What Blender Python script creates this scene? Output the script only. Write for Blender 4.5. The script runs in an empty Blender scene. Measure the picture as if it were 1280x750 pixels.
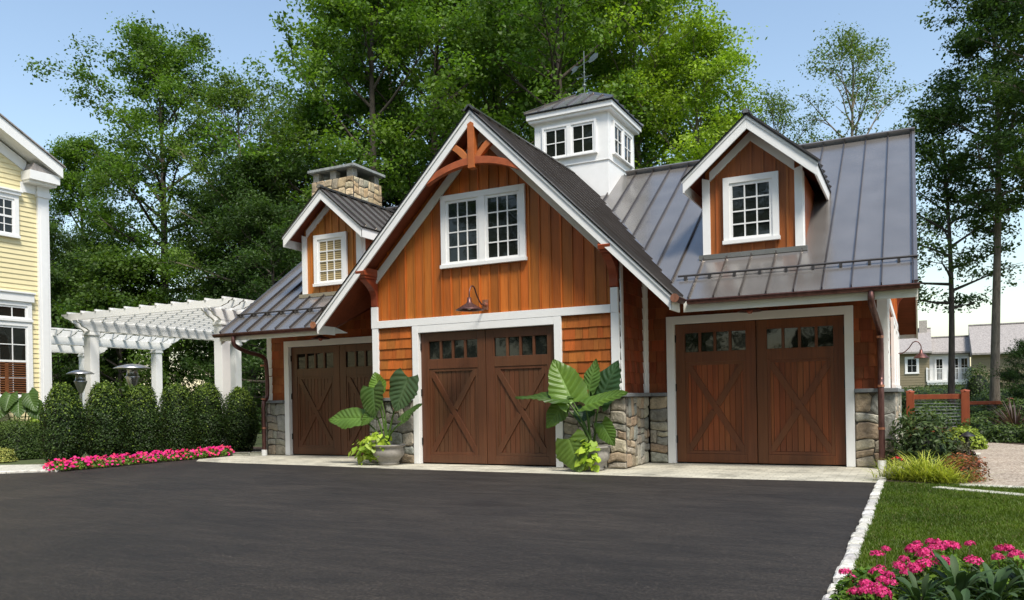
import bpy, bmesh, math, random
import numpy as np
from mathutils import Vector, Matrix, Euler
R = math.radians
random.seed(7)
sc = bpy.context.scene
COL = sc.collection

# ------------------------------------------------------------------ camera
cam_d = bpy.data.cameras.new('camera'); cam = bpy.data.objects.new('camera', cam_d); COL.objects.link(cam)
cam.location = (8.342, -12.383, 1.162)
cam.matrix_world = (Matrix.Translation((8.342, -12.383, 1.162)) @ Matrix.Rotation(R(27.007), 4, 'Z')
                    @ Matrix.Rotation(R(90 - .05), 4, 'X') @ Matrix.Rotation(R(-1.013), 4, 'Z'))
cam_d.sensor_width = 36; cam_d.lens = 994.6 / 1280 * 36; cam_d.shift_y = 125.0 / 1280
cam_d.clip_end = 2000; cam_d.clip_start = .05
sc.camera = cam

# ------------------------------------------------------------------ light
SUN_EL, SUN_AZ = 57, 132      # azimuth of the sun clockwise from +Y (facade looks to -Y)
w = bpy.data.worlds.new('World'); sc.world = w; w.use_nodes = True
nt = w.node_tree; nt.nodes.clear()
sky = nt.nodes.new('ShaderNodeTexSky'); sky.sky_type = 'NISHITA'; sky.sun_disc = False
sky.sun_elevation = R(SUN_EL); sky.sun_rotation = R(SUN_AZ)
sky.air_density = 1.35; sky.dust_density = 1.0; sky.ozone_density = .0; sky.altitude = 0
bg = nt.nodes.new('ShaderNodeBackground'); bg.inputs[1].default_value = .14
wo = nt.nodes.new('ShaderNodeOutputWorld')
nt.links.new(sky.outputs[0], bg.inputs[0]); nt.links.new(bg.outputs[0], wo.inputs[0])
sd = bpy.data.lights.new('sun', 'SUN'); sd.energy = 3.6; sd.angle = R(14); sd.color = (1, .94, .84)
so = bpy.data.objects.new('sun', sd); COL.objects.link(so)
az = R(SUN_AZ); d = Vector((math.sin(az) * math.cos(R(SUN_EL)), math.cos(az) * math.cos(R(SUN_EL)), math.sin(R(SUN_EL))))
so.rotation_euler = d.to_track_quat('Z', 'Y').to_euler(); so.location = d * 60
vs = sc.view_settings; vs.view_transform = 'Standard'; vs.look = 'None'; vs.exposure = .58; vs.gamma = 1
vs.use_curve_mapping = False

# ------------------------------------------------------------------ materials
def M(name):
    m = bpy.data.materials.new(name); m.use_nodes = True
    return m, m.node_tree, m.node_tree.nodes['Principled BSDF']
def N(t, kind, **kw):
    n = t.nodes.new(kind)
    for k, v in kw.items():
        if k in n.inputs.keys() if hasattr(n.inputs, 'keys') else False: n.inputs[k].default_value = v
        else: setattr(n, k, v)
    return n
def coords(t, scale=(1, 1, 1), kind='Object'):
    tc = t.nodes.new('ShaderNodeTexCoord'); mp = t.nodes.new('ShaderNodeMapping')
    mp.inputs['Scale'].default_value = scale; t.links.new(tc.outputs[kind], mp.inputs[0]); return mp.outputs[0]
def noise(t, vec, scale, detail=4, rough=.55, dist=0):
    n = t.nodes.new('ShaderNodeTexNoise'); n.inputs['Scale'].default_value = scale
    n.inputs['Detail'].default_value = detail; n.inputs['Roughness'].default_value = rough
    n.inputs['Distortion'].default_value = dist
    t.links.new(vec, n.inputs['Vector']); return n.outputs['Fac']
def ramp(t, fac, stops):
    n = t.nodes.new('ShaderNodeValToRGB'); e = n.color_ramp.elements
    while len(e) < len(stops): e.new(.5)
    for q, (p, c) in zip(e, stops):
        q.position = p; q.color = (c, c, c, 1) if not isinstance(c, (tuple, list)) else (*c, 1)
    t.links.new(fac, n.inputs[0]); return n.outputs[0]
def mix(t, a, b, fac=1., mode='MULTIPLY'):
    n = t.nodes.new('ShaderNodeMix'); n.data_type = 'RGBA'; n.blend_type = mode
    for s, v in ((0, fac), (6, a), (7, b)):
        if hasattr(v, 'is_linked') or isinstance(v, bpy.types.NodeSocket): t.links.new(v, n.inputs[s])
        elif s == 0: n.inputs[0].default_value = v
        else: n.inputs[s].default_value = (*v, 1)
    return n.outputs[2]
def bump(t, p, h, strength=.3, dist=.01, normal=None):
    b = t.nodes.new('ShaderNodeBump'); b.inputs['Strength'].default_value = strength; b.inputs['Distance'].default_value = dist
    t.links.new(h, b.inputs['Height'])
    if normal is not None: t.links.new(normal, b.inputs['Normal'])
    t.links.new(b.outputs[0], p.inputs['Normal']); return b.outputs[0]
def attr(t, name='Col'):
    a = t.nodes.new('ShaderNodeAttribute'); a.attribute_name = name; return a.outputs['Color']

def painted(name, col, rough=.45, dirt=.12, grain=(3, 3, 3)):
    m, t, p = M(name); v = coords(t, grain)
    f = noise(t, v, 2.5, 5); f2 = noise(t, v, 30, 3)
    c = mix(t, col, ramp(t, f, [(.3, 1 - dirt), (.7, 1.)]))
    t.links.new(c, p.inputs['Base Color']); p.inputs['Roughness'].default_value = rough
    bump(t, p, f2, .12, .004); return m
def wood(name, rough=.5, spec=.4, sat=1., scale=(26, 26, 1.3), contrast=.32):
    """stained timber: colour of each board comes from the board itself (Col), grain from noise"""
    m, t, p = M(name); v = coords(t, scale)
    g = noise(t, v, 1.2, 6, .6, .6); big = noise(t, coords(t, (2.5, 2.5, .5)), 1.5, 3)
    c = mix(t, attr(t), ramp(t, g, [(.25, 1 - contrast), (.5, .94), (.75, 1.1)]))
    c = mix(t, c, ramp(t, big, [(.25, .78), (.7, 1.12)]))
    t.links.new(c, p.inputs['Base Color']); p.inputs['Roughness'].default_value = rough
    p.inputs['Specular IOR Level'].default_value = spec
    bump(t, p, g, .35, .004); return m
def metal_roof(name):
    m, t, p = M(name); v = coords(t, (1, 1, 1))
    big = noise(t, v, .9, 2, .4, .3); mid = noise(t, v, 2.2, 2, .4)
    c = mix(t, (.31, .292, .275), ramp(t, mid, [(.3, .92), (.7, 1.05)]))
    c = mix(t, c, attr(t))
    t.links.new(c, p.inputs['Base Color']); p.inputs['Metallic'].default_value = .7
    t.links.new(ramp(t, mid, [(.3, .20), (.7, .27)]), p.inputs['Roughness'])
    bump(t, p, big, .4, .06); return m
def copper(name, col=(.14, .068, .06), rough=.42):
    m, t, p = M(name); v = coords(t, (6, 6, 2)); f = noise(t, v, 3, 5)
    c = mix(t, col, ramp(t, f, [(.3, .6), (.7, 1.25)]))
    t.links.new(c, p.inputs['Base Color']); p.inputs['Metallic'].default_value = .75; p.inputs['Roughness'].default_value = rough
    bump(t, p, f, .2, .004); return m
def stone(name, bstr=.8):
    m, t, p = M(name); v = coords(t, (1, 1, 1)); f = noise(t, v, 9, 7, .65, .5); g = noise(t, v, 46, 5, .7)
    c = mix(t, attr(t), ramp(t, f, [(.25, .5), (.5, .95), (.78, 1.3)]))
    c = mix(t, c, ramp(t, g, [(.3, .72), (.7, 1.15)]))
    t.links.new(c, p.inputs['Base Color']); p.inputs['Roughness'].default_value = .88
    n1 = bump(t, p, f, bstr, .03); bump(t, p, g, .6, .008, n1); return m
def plain(name, col, rough=.6, metallic=0., spec=.5):
    m, t, p = M(name); p.inputs['Base Color'].default_value = (*col, 1); p.inputs['Roughness'].default_value = rough
    p.inputs['Metallic'].default_value = metallic; p.inputs['Specular IOR Level'].default_value = spec
    v = coords(t, (5, 5, 5)); f = noise(t, v, 4, 4)
    t.links.new(mix(t, col, ramp(t, f, [(.3, .82), (.7, 1.1)])), p.inputs['Base Color']); return m
def glass(name, col=(.012, .014, .012), rough=.03):
    m, t, p = M(name); p.inputs['Base Color'].default_value = (*col, 1); p.inputs['Roughness'].default_value = rough
    p.inputs['Specular IOR Level'].default_value = .5
    f = noise(t, coords(t, (1, 1, 1)), 2.2, 2); bump(t, p, f, .12, .02); return m
def leaf_mat(name, trans=.35, rough=.5, spec=.35, veins=0., gain=1.):
    m, t, p = M(name); out = t.nodes['Material Output']; c = attr(t)
    f = noise(t, coords(t, (1, 1, 1)), 3., 3); c = mix(t, c, ramp(t, f, [(.3, .8 * gain), (.7, 1.15 * gain)]))
    t.links.new(c, p.inputs['Base Color']); p.inputs['Roughness'].default_value = rough; p.inputs['Specular IOR Level'].default_value = spec
    tr = t.nodes.new('ShaderNodeBsdfTranslucent')
    t.links.new(mix(t, c, (1.15, 1.25, .55)), tr.inputs[0])
    ms = t.nodes.new('ShaderNodeMixShader'); ms.inputs[0].default_value = trans
    t.links.new(p.outputs[0], ms.inputs[1]); t.links.new(tr.outputs[0], ms.inputs[2]); t.links.new(ms.outputs[0], out.inputs[0])
    return m
def bark(name, col):
    m, t, p = M(name); f = noise(t, coords(t, (9, 9, 1.6)), 2, 6, .65, .6)
    t.links.new(mix(t, col, ramp(t, f, [(.3, .45), (.7, 1.35)])), p.inputs['Base Color']); p.inputs['Roughness'].default_value = .9
    bump(t, p, f, .9, .04); return m

m_white = painted('white_paint', (.80, .80, .785), .42, .04)
m_cream = painted('cream_paint', (.74, .73, .66), .5, .05)
m_cedar = wood('cedar_boards', .42, .4)
m_shingle = wood('cedar_shingles', .62, .3, scale=(34, 34, 2.2))
m_soffit = wood('red_soffit_wood', .5, .4, scale=(1.5, 20, 20))
m_door = wood('door_wood', .38, .45, scale=(30, 30, .9), contrast=.4)
m_timber = wood('stained_timber', .4, .45, scale=(6, 6, 6))
m_roof = metal_roof('standing_seam_metal')
m_copper = copper('aged_copper'); m_coppernew = copper('bright_copper', (.5, .22, .14), .38)
m_stone = stone('field_stone'); m_mortar = plain('mortar', (.085, .075, .06), .95)
m_blue = plain('bluestone', (.16, .17, .175), .7)
m_glass = glass('dark_glass'); m_blind = plain('tan_blind', (.34, .26, .13), .5)
m_dark = plain('dark_interior', (.01, .009, .008), .8)
m_black = plain('black_iron', (.02, .02, .02), .5, .3)
m_steel = plain('brushed_steel', (.42, .42, .42), .32, .9)
m_vane = plain('weathered_vane', (.16, .19, .18), .5, .6)
m_yellow = painted('yellow_clapboard', (.74, .65, .38), .55, .06)
m_leaf = leaf_mat('tree_leaves', .45, .5, .3, gain=1.28); m_shrub = leaf_mat('shrub_leaves', .25, .5, .25)
m_bigleaf = leaf_mat('broad_leaves', .34, .40, .4)
m_bark = bark('grey_bark', (.20, .165, .12)); m_bark2 = bark('dark_bark', (.075, .06, .045))
m_petal = leaf_mat('petals', .25, .5, .3); m_grass = leaf_mat('grass_blades', .3, .5, .3); m_matte = leaf_mat('matte_leaves', .18, .62, .25)
m_soil = plain('mulch', (.045, .028, .018), .95)
m_pot = plain('cast_stone', (.27, .25, .22), .85)

def ground_mat():
    m, t, p = M('woodland_ground'); f = noise(t, coords(t, (1, 1, 1)), 1.2, 7, .6)
    t.links.new(ramp(t, f, [(.3, (.03, .045, .012)), (.55, (.055, .075, .02)), (.75, (.09, .07, .04))]), p.inputs['Base Color']); p.inputs['Roughness'].default_value = .95
    bump(t, p, f, .8, .06); return m
def asphalt_mat():
    m, t, p = M('asphalt'); v = coords(t, (1, 1, 1))
    a = noise(t, v, 48, 6, .88); b = noise(t, v, .45, 5, .62, .5); c = noise(t, coords(t, (.5, 1.5, 1)), 2.2, 7, .72, .4)
    s = noise(t, v, 14, 6, .8); sc_ = noise(t, coords(t, (.25, 3.2, 1)), 2.5, 6, .75, 1.2)
    base = ramp(t, a, [(.36, (.005, .0043, .0038)), (.5, (.0155, .013, .0115)), (.64, (.052, .0445, .038))])
    base = mix(t, base, ramp(t, b, [(.32, (.66, .66, .68)), (.68, (1.35, 1.3, 1.2))])); base = mix(t, base, ramp(t, c, [(.32, .66), (.68, 1.3)]))
    base = mix(t, base, ramp(t, s, [(.3, .62), (.7, 1.4)])); base = mix(t, base, ramp(t, sc_, [(.45, 1.), (.72, 1.45)]))
    vo = t.nodes.new('ShaderNodeTexVoronoi'); vo.inputs['Scale'].default_value = 9; t.links.new(v, vo.inputs[0])
    sp = ramp(t, vo.outputs['Distance'], [(.03, 1.), (.055, 0.)])
    base = mix(t, base, (.16, .14, .115), sp, 'MIX')
    t.links.new(base, p.inputs['Base Color']); p.inputs['Specular IOR Level'].default_value = .36
    t.links.new(ramp(t, c, [(.3, .62), (.7, .82)]), p.inputs['Roughness'])
    n1 = bump(t, p, a, .8, .008); bump(t, p, s, .5, .01, n1); return m
def apron_mat():
    m, t, p = M('limestone_setts'); v = coords(t, (1, 1, 1))
    br = t.nodes.new('ShaderNodeTexBrick'); br.inputs['Scale'].default_value = 1; br.inputs['Brick Width'].default_value = .24
    br.inputs['Row Height'].default_value = .12; br.inputs['Mortar Size'].default_value = .006; br.inputs['Mortar Smooth'].default_value = .3
    br.inputs['Color1'].default_value = (.43, .41, .335, 1); br.inputs['Color2'].default_value = (.56, .53, .43, 1)
    br.inputs['Mortar'].default_value = (.27, .25, .19, 1); t.links.new(v, br.inputs[0])
    f = noise(t, v, 1.6, 6, .65); g = noise(t, v, 26, 5, .7)
    c = mix(t, br.outputs[0], ramp(t, f, [(.33, .52), (.5, .95), (.7, 1.12)])); c = mix(t, c, ramp(t, g, [(.3, .75), (.7, 1.1)]))
    t.links.new(c, p.inputs['Base Color']); p.inputs['Roughness'].default_value = .85
    bump(t, p, g, .5, .01); return m
def gravel_mat():
    m, t, p = M('pea_gravel'); v = coords(t, (1, 1, 1)); vo = t.nodes.new('ShaderNodeTexVoronoi'); vo.inputs['Scale'].default_value = 42
    t.links.new(v, vo.inputs[0]); f = noise(t, v, 1.5, 4)
    sep = t.nodes.new('ShaderNodeSeparateColor'); t.links.new(vo.outputs['Color'], sep.inputs[0])
    c = ramp(t, sep.outputs[0], [(0, (.17, .13, .095)), (.5, (.33, .27, .21)), (1, (.5, .44, .36))])
    c = mix(t, c, ramp(t, f, [(.3, .85), (.7, 1.1)]))
    t.links.new(c, p.inputs['Base Color']); p.inputs['Roughness'].default_value = .85
    bump(t, p, vo.outputs['Distance'], .9, .01); return m
def shake_roof_mat():
    m, t, p = M('weathered_shakes'); v = coords(t, (1, 1, 1), 'Object')
    f = noise(t, coords(t, (4, 4, 1.6)), 2.4, 6, .7)
    t.links.new(ramp(t, f, [(.3, (.17, .155, .15)), (.5, (.29, .265, .25)), (.72, (.42, .39, .365))]), p.inputs['Base Color']); p.inputs['Roughness'].default_value = .9
    bump(t, p, f, .5, .03); return m
m_ground = ground_mat(); m_asph = asphalt_mat(); m_apron = apron_mat(); m_gravel = gravel_mat(); m_shake = shake_roof_mat()
m_granite = stone('granite', .4); m_concrete = stone('pale_paving', .25)

# ------------------------------------------------------------------ mesh helpers
def origin_of(par):
    v = Vector((0, 0, 0))
    while par is not None: v += par.location; par = par.parent
    return v
def link(name, me, mats, par=None):
    o = bpy.data.objects.new(name, me); COL.objects.link(o)
    for m in mats: me.materials.append(m)
    if par is not None: o.parent = par
    return o
def thing(name, label, cat, loc=(0, 0, 0), group=None):
    o = bpy.data.objects.new(name, None); COL.objects.link(o); o.location = loc; o.empty_display_size = .2
    tag(o, label, cat, group); return o
def tag(o, label=None, cat=None, group=None, kind=None):
    if label: o['label'] = label
    if cat: o['category'] = cat
    if group: o['group'] = group
    if kind: o['kind'] = kind
    return o
def children_of(o): return [c for c in bpy.data.objects if c.parent == o]
def dup(o, loc=None, rz=None, scale=None, label=None, par=None, kids=None):
    if kids is None:
        kids = {}
        for c in bpy.data.objects:
            if c.parent is not None: kids.setdefault(c.parent.name, []).append(c)
    c = o.copy(); COL.objects.link(c)
    if par is not None: c.parent = par
    if loc is not None: c.location = loc
    if rz is not None: c.rotation_euler = (0, 0, rz)
    if scale is not None: c.scale = scale if isinstance(scale, (tuple, list)) else (scale,) * 3
    if label: c['label'] = label
    for k in kids.get(o.name, []): dup(k, par=c, kids=kids)
    return c

class MB:
    """collects shapes for one mesh; fr maps wall coordinates (along, up, out) to the world"""
    def __init__(s, fr=None): s.v = []; s.f = []; s.m = []; s.c = []; s.sm = []; s.fr = fr; s.g = []
    def add(s, vs, fs, m=0, c=(1, 1, 1), smooth=False):
        b = len(s.v); s.v += [tuple(q) for q in vs]; s.g.append((b, len(s.v), len(s.f), len(s.f) + len(fs)))
        for f in fs: s.f.append([b + i for i in f]); s.m.append(m); s.c.append(c); s.sm.append(smooth)
    BF = [(0, 3, 2, 1), (4, 5, 6, 7), (0, 1, 5, 4), (1, 2, 6, 5), (2, 3, 7, 6), (3, 0, 4, 7)]
    def box(s, x0, x1, y0, y1, z0, z1, m=0, c=(1, 1, 1)):
        s.add([(x0, y0, z0), (x1, y0, z0), (x1, y1, z0), (x0, y1, z0), (x0, y0, z1), (x1, y0, z1), (x1, y1, z1), (x0, y1, z1)], MB.BF, m, c)
    def w(s, u0, u1, z0, z1, d0, d1, m=0, c=(1, 1, 1)):
        P = [s.fr(u, z, d) for z in (z0, z1) for (u, d) in ((u0, d0), (u1, d0), (u1, d1), (u0, d1))]
        s.add(P, MB.BF, m, c)
    def wprism(s, pts, d0, d1, m=0, c=(1, 1, 1)):
        n = len(pts); P = [s.fr(u, z, d0) for u, z in pts] + [s.fr(u, z, d1) for u, z in pts]
        s.add(P, [list(range(n))[::-1], list(range(n, 2 * n))] + [(i, (i + 1) % n, n + (i + 1) % n, n + i) for i in range(n)], m, c)
    def obar(s, a, b, wd, ht, up=(0, 0, 1), m=0, c=(1, 1, 1)):
        a, b = Vector(a), Vector(b); t = (b - a).normalized(); up = Vector(up)
        sd = t.cross(up).normalized(); u2 = sd.cross(t).normalized()
        P = [q + sd * (i * wd / 2) + u2 * (j * ht / 2) for q in (a, b) for i, j in ((-1, -1), (1, -1), (1, 1), (-1, 1))]
        s.add(P, MB.BF, m, c)
    def tube(s, pts, rad, n=8, m=0, c=(1, 1, 1), cap=True, smooth=True):
        pts = [Vector(p) for p in pts]; k = len(pts)
        if not isinstance(rad, (list, tuple)): rad = [rad] * k
        P = []; ref = None
        for i, p in enumerate(pts):
            t = (pts[min(i + 1, k - 1)] - pts[max(i - 1, 0)])
            t = t.normalized() if t.length > 1e-9 else Vector((0, 0, 1))
            if ref is None: ref = t.orthogonal().normalized()
            ref = (ref - t * ref.dot(t)); ref = ref.normalized() if ref.length > 1e-6 else t.orthogonal().normalized()
            bi = t.cross(ref)
            P += [p + (ref * math.cos(2 * math.pi * j / n) + bi * math.sin(2 * math.pi * j / n)) * rad[i] for j in range(n)]
        F = [(i * n + j, i * n + (j + 1) % n, (i + 1) * n + (j + 1) % n, (i + 1) * n + j) for i in range(k - 1) for j in range(n)]
        s.add(P, F, m, c, smooth)
        if cap: s.add(P[:n], [list(range(n))[::-1]], m, c); s.add(P[-n:], [list(range(n))], m, c)
    def lathe(s, prof, cen, n=24, m=0, c=(1, 1, 1), sx=1, sy=1):
        P = [(cen[0] + r * sx * math.cos(2 * math.pi * j / n), cen[1] + r * sy * math.sin(2 * math.pi * j / n), cen[2] + z) for r, z in prof for j in range(n)]
        s.add(P, [(i * n + j, i * n + (j + 1) % n, (i + 1) * n + (j + 1) % n, (i + 1) * n + j) for i in range(len(prof) - 1) for j in range(n)], m, c, True)
    def split(s, tol=.03):
        """one MB per group of shapes that touch"""
        A = np.array(s.v); lo = np.array([A[a:b].min(0) for a, b, _, _ in s.g]) - tol / 2; hi = np.array([A[a:b].max(0) for a, b, _, _ in s.g]) + tol / 2
        n = len(s.g); lab = -np.ones(n, int); k = 0
        for i in range(n):
            if lab[i] >= 0: continue
            lab[i] = k; st = [i]
            while st:
                q = st.pop(); t = np.where((lab < 0) & (lo <= hi[q]).all(1) & (hi >= lo[q]).all(1))[0]; lab[t] = k; st += list(t)
            k += 1
        out = []
        for c in range(k):
            m = MB(s.fr)
            for i in np.where(lab == c)[0]:
                a, b, f0, f1 = s.g[i]; o = len(m.v); m.v += s.v[a:b]; m.g.append((o, len(m.v), len(m.f), len(m.f) + f1 - f0))
                for f in range(f0, f1): m.f.append([q - a + o for q in s.f[f]]); m.m.append(s.m[f]); m.c.append(s.c[f]); m.sm.append(s.sm[f])
            out.append(m)
        return out
    def parts(s, name, mats, par=None, **kw): return [m.build(name, mats, par, **kw) for m in s.split()]
    def build(s, name, mats, par=None, bevel=0, recalc=False, weld=False):
        if not isinstance(mats, (list, tuple)): mats = [mats]
        o_ = origin_of(par); me = bpy.data.meshes.new(name)
        me.from_pydata([(a - o_.x, b - o_.y, c - o_.z) for a, b, c in s.v], [], s.f)
        me.polygons.foreach_set('material_index', s.m); me.polygons.foreach_set('use_smooth', s.sm)
        ca = me.color_attributes.new('Col', 'FLOAT_COLOR', 'CORNER')
        cc = []
        for f, c in zip(s.f, s.c): cc += [c[0], c[1], c[2], 1.] * len(f)
        ca.data.foreach_set('color', cc)
        if recalc or weld:
            b = bmesh.new(); b.from_mesh(me)
            if weld: bmesh.ops.remove_doubles(b, verts=b.verts, dist=1e-4)
            bmesh.ops.recalc_face_normals(b, faces=b.faces); b.to_mesh(me); b.free()
        o = link(name, me, mats, par)
        if bevel:
            bv = o.modifiers.new('bevel', 'BEVEL'); bv.width = bevel; bv.segments = 2; bv.limit_method = 'ANGLE'; bv.angle_limit = R(40)
        return o

def quads_mesh(name, V, col, mats, par=None, k=4, smooth=False):
    """V (n,k,3) array of loose polygons, col (n,3)"""
    n = len(V); me = bpy.data.meshes.new(name); o_ = origin_of(par)
    me.vertices.add(n * k); me.vertices.foreach_set('co', (V.reshape(-1, 3) - np.array(o_)).astype(np.float32).ravel())
    me.loops.add(n * k); me.loops.foreach_set('vertex_index', np.arange(n * k, dtype=np.int32))
    me.polygons.add(n); me.polygons.foreach_set('loop_start', np.arange(0, n * k, k, dtype=np.int32))
    me.polygons.foreach_set('loop_total', np.full(n, k, dtype=np.int32))
    me.update(calc_edges=True)
    ca = me.color_attributes.new('Col', 'FLOAT_COLOR', 'POINT')
    cc = np.ones((n, k, 4), np.float32); cc[:, :, :3] = col[:, None, :]
    ca.data.foreach_set('color', cc.ravel())
    return link(name, me, mats if isinstance(mats, list) else [mats], par)

def leaf_quads(rng, P, Nrm, size, asp=.6, fold=.0):
    """rhombic leaves at P facing Nrm; size scalar or array"""
    n = len(P); Nrm = Nrm / np.linalg.norm(Nrm, axis=1, keepdims=True)
    r = rng.normal(size=(n, 3)); T = r - Nrm * (r * Nrm).sum(1, keepdims=True); T /= np.linalg.norm(T, axis=1, keepdims=True)
    B = np.cross(Nrm, T); s = (np.asarray(size) * rng.uniform(.65, 1.25, n))[:, None]
    V = np.stack([P - T * s * .5, P + B * s * asp * .5 - T * s * .05 + Nrm * s * fold, P + T * s * .5, P - B * s * asp * .5 - T * s * .05 + Nrm * s * fold], 1)
    return V

# ------------------------------------------------------------------ SETTING
def sheet(name, pts, z, mat, par=None):
    me = bpy.data.meshes.new(name); me.from_pydata([(x, y, z) for x, y in pts], [], [list(range(len(pts)))])
    ca = me.color_attributes.new('Col', 'FLOAT_COLOR', 'CORNER'); ca.data.foreach_set('color', [.5, .49, .44, 1] * len(pts))
    o = link(name, me, [mat], par); tag(o, kind='structure'); return o
sheet('ground', [(-900, -900), (900, -900), (900, 900), (-900, 900)], -.02, m_ground)
ASP = [(7.87, -60), (7.87, -1.05), (5.4, -1.14), (3.4, -1.13), (.6, -1.10), (-1.8, -.92), (-4.0, -.86), (-4.95, -.72), (-5.45, -.2),
       (-5.45, -3.3), (-5.95, -3.55), (-6.5, -4.1), (-30, -4.1), (-30, -60)]
sheet('driveway', ASP, 0, m_asph)
sheet('garage_apron', [(7.9, -1.6), (7.9, 1.6), (-5.5, 1.6), (-5.5, -1.6)], -.004, m_apron)
sheet('garden_bed_soil', [(7.93, -.95), (8.3, -1.25), (9.0, -.6), (9.2, 3.0), (8.0, 3.0)], .012, m_soil)
sheet('hedge_bed_soil', [(-5.42, -3.35), (-5.42, 1.0), (-5.0, 3.5), (-7.6, 3.5), (-7.6, -3.35)], .012, m_soil)
sheet('gravel_patio', [(8.55, -1.02), (30, -1.1), (30, 6.8), (12, 7.0), (10.4, 7.4), (9.7, 9.2), (9.2, 9.2), (9.0, 3.0), (8.7, 0)], .004, m_gravel)
sheet('lawn', [(7.93, -40), (7.93, -1.0), (8.5, -1.25), (40, -1.5), (40, -40)], .006, m_ground)
def sett_row(name, p0, p1, wid, z1, L=.17, seed=1, mat=m_granite, tone=(.66, .66, .64)):
    rr = random.Random(seed); a = Vector((*p0, 0)); b = Vector((*p1, 0)); t = (b - a); ln = t.length; t.normalize(); s = Vector((t.y, -t.x, 0))
    mb = MB(); q = 0
    while q < ln:
        l = L * rr.uniform(.8, 1.25); e = min(q + l - .012, ln); k = rr.uniform(.78, 1.12); h = z1 + rr.uniform(-.012, .01)
        o = rr.uniform(-.01, .01); c = (tone[0] * k, tone[1] * k * rr.uniform(.97, 1.0), tone[2] * k * rr.uniform(.92, 1))
        j = lambda: rr.uniform(-.008, .008)
        lo = [a + t * q + s * o, a + t * e + s * o, a + t * e + s * (wid + o), a + t * q + s * (wid + o)]
        ins = .018; hi = [a + t * (q + ins + j()) + s * (o + ins), a + t * (e - ins + j()) + s * (o + ins + j()), a + t * (e - ins) + s * (wid + o - ins + j()), a + t * (q + ins) + s * (wid + o - ins)]
        mid = [(p.x, p.y, h - .014) for p in lo]
        P = [(p.x, p.y, -.05) for p in lo] + mid + [(p.x, p.y, h) for p in hi]
        mb.add(P, [(8, 9, 10, 11)] + [(i, (i + 1) % 4, 4 + (i + 1) % 4, 4 + i) for i in range(4)] + [(4 + i, 4 + (i + 1) % 4, 8 + (i + 1) % 4, 8 + i) for i in range(4)], 0, c)
        q += l
    o = mb.build(name, mat, bevel=0); tag(o, kind='structure'); return o
sett_row('kerb', (7.862, -14), (7.862, -.66), .10, .035, .17, 3, m_granite, (.56, .55, .52))
sett_row('garden_kerb', (7.93, -.62), (8.03, 1.05), .15, .09, .3, 5, m_granite, (.5, .48, .38))
sett_row('flower_bed_kerb', (-6.6, -4.15), (-5.86, -3.42), .12, .05, .6, 8, m_granite, (.6, .59, .55))
sett_row('flower_bed_kerb', (-5.86, -3.42), (-5.5, -3.25), .12, .05, .4, 9, m_granite, (.6, .59, .55))
sett_row('apron_kerb', (-5.45, .72), (-4.72, .98), -.11, .07, .4, 10, m_granite, (.33, .33, .27))
sheet('side_path', [(-5.9, -3.44), (-5.72, -3.3), (-7.2, -2.35), (-9.6, -3.4), (-12, -5.5), (-9, -6.8), (-6.6, -4.1)], .02, m_concrete)
# stepping slabs by the lawn
def slab(x0, y0, x1, y1, wd, z, name, label):
    mb = MB(); mb.obar((x0, y0, z - .03), (x1, y1, z - .03), wd, .06, c=(.56, .55, .47)); o = mb.build(name, m_concrete, bevel=.008); tag(o, label, 'slab'); return o
slab(8.52, -1.66, 9.75, -2.45, .16, .035, 'stone_slab', 'long pale edging stone nearest the lawn, in front of the red-leaved plant')
slab(8.78, -1.28, 10.2, -1.45, .18, .03, 'stone_slab', 'narrow sandy edging stone along the near side of the gravel')
slab(8.95, 4.4, 9.3, 4.3, .5, .03, 'stone_slab', 'small flat pale stone lying at the left edge of the gravel')
slab(9.35, 8.9, 9.8, 8.6, .9, .05, 'stone_slab', 'grey slab step at the foot of the red fence post')

# ------------------------------------------------------------------ GARAGE
AX = 1.557                         # gable centre line
garage = thing('garage', 'three-bay cedar carriage-house garage with white trim, stone base and grey standing seam roof', 'garage', (AX, 3, 0))
XL, XR, YW = -.91, 4.024, 1.286    # projecting bay, wing wall line
XW, XE = 7.93, -4.83               # right and left ends of wings
YB = 7.6
ZR, YR = 6.208, 4.917              # ridge
YE, ZE = .034, 2.686               # front eave
XRR, XLL = 8.367, -5.027
SL = (ZR - ZE) / (YR - YE); SG = .994; ZA = 6.185
YRB = 8.45; SB = (ZR - 2.60) / (YRB - YR)
front = lambda y0: (lambda u, z, d: (u, y0 - d, z))
right = lambda x0: (lambda u, z, d: (x0 + d, u, z))
left_ = lambda x0: (lambda u, z, d: (x0 - d, u, z))
def zmain(y): return ZE + SL * (y - YE)
def zgab(x): return ZA - SG * abs(x - AX)

rs = random.Random(11)
def tone(base, v=.18, hue=.08, r=rs):
    k = 1 + r.uniform(-v, v); h = r.uniform(-hue, hue)
    return (base[0] * k * (1 + h * .4), base[1] * k * (1 - h), base[2] * k * (1 - h * 1.3))
CED = (.455, .124, .018); SHG = (.38, .105, .017); RED = (.21, .05, .017); BRN = (.105, .040, .018)

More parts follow.
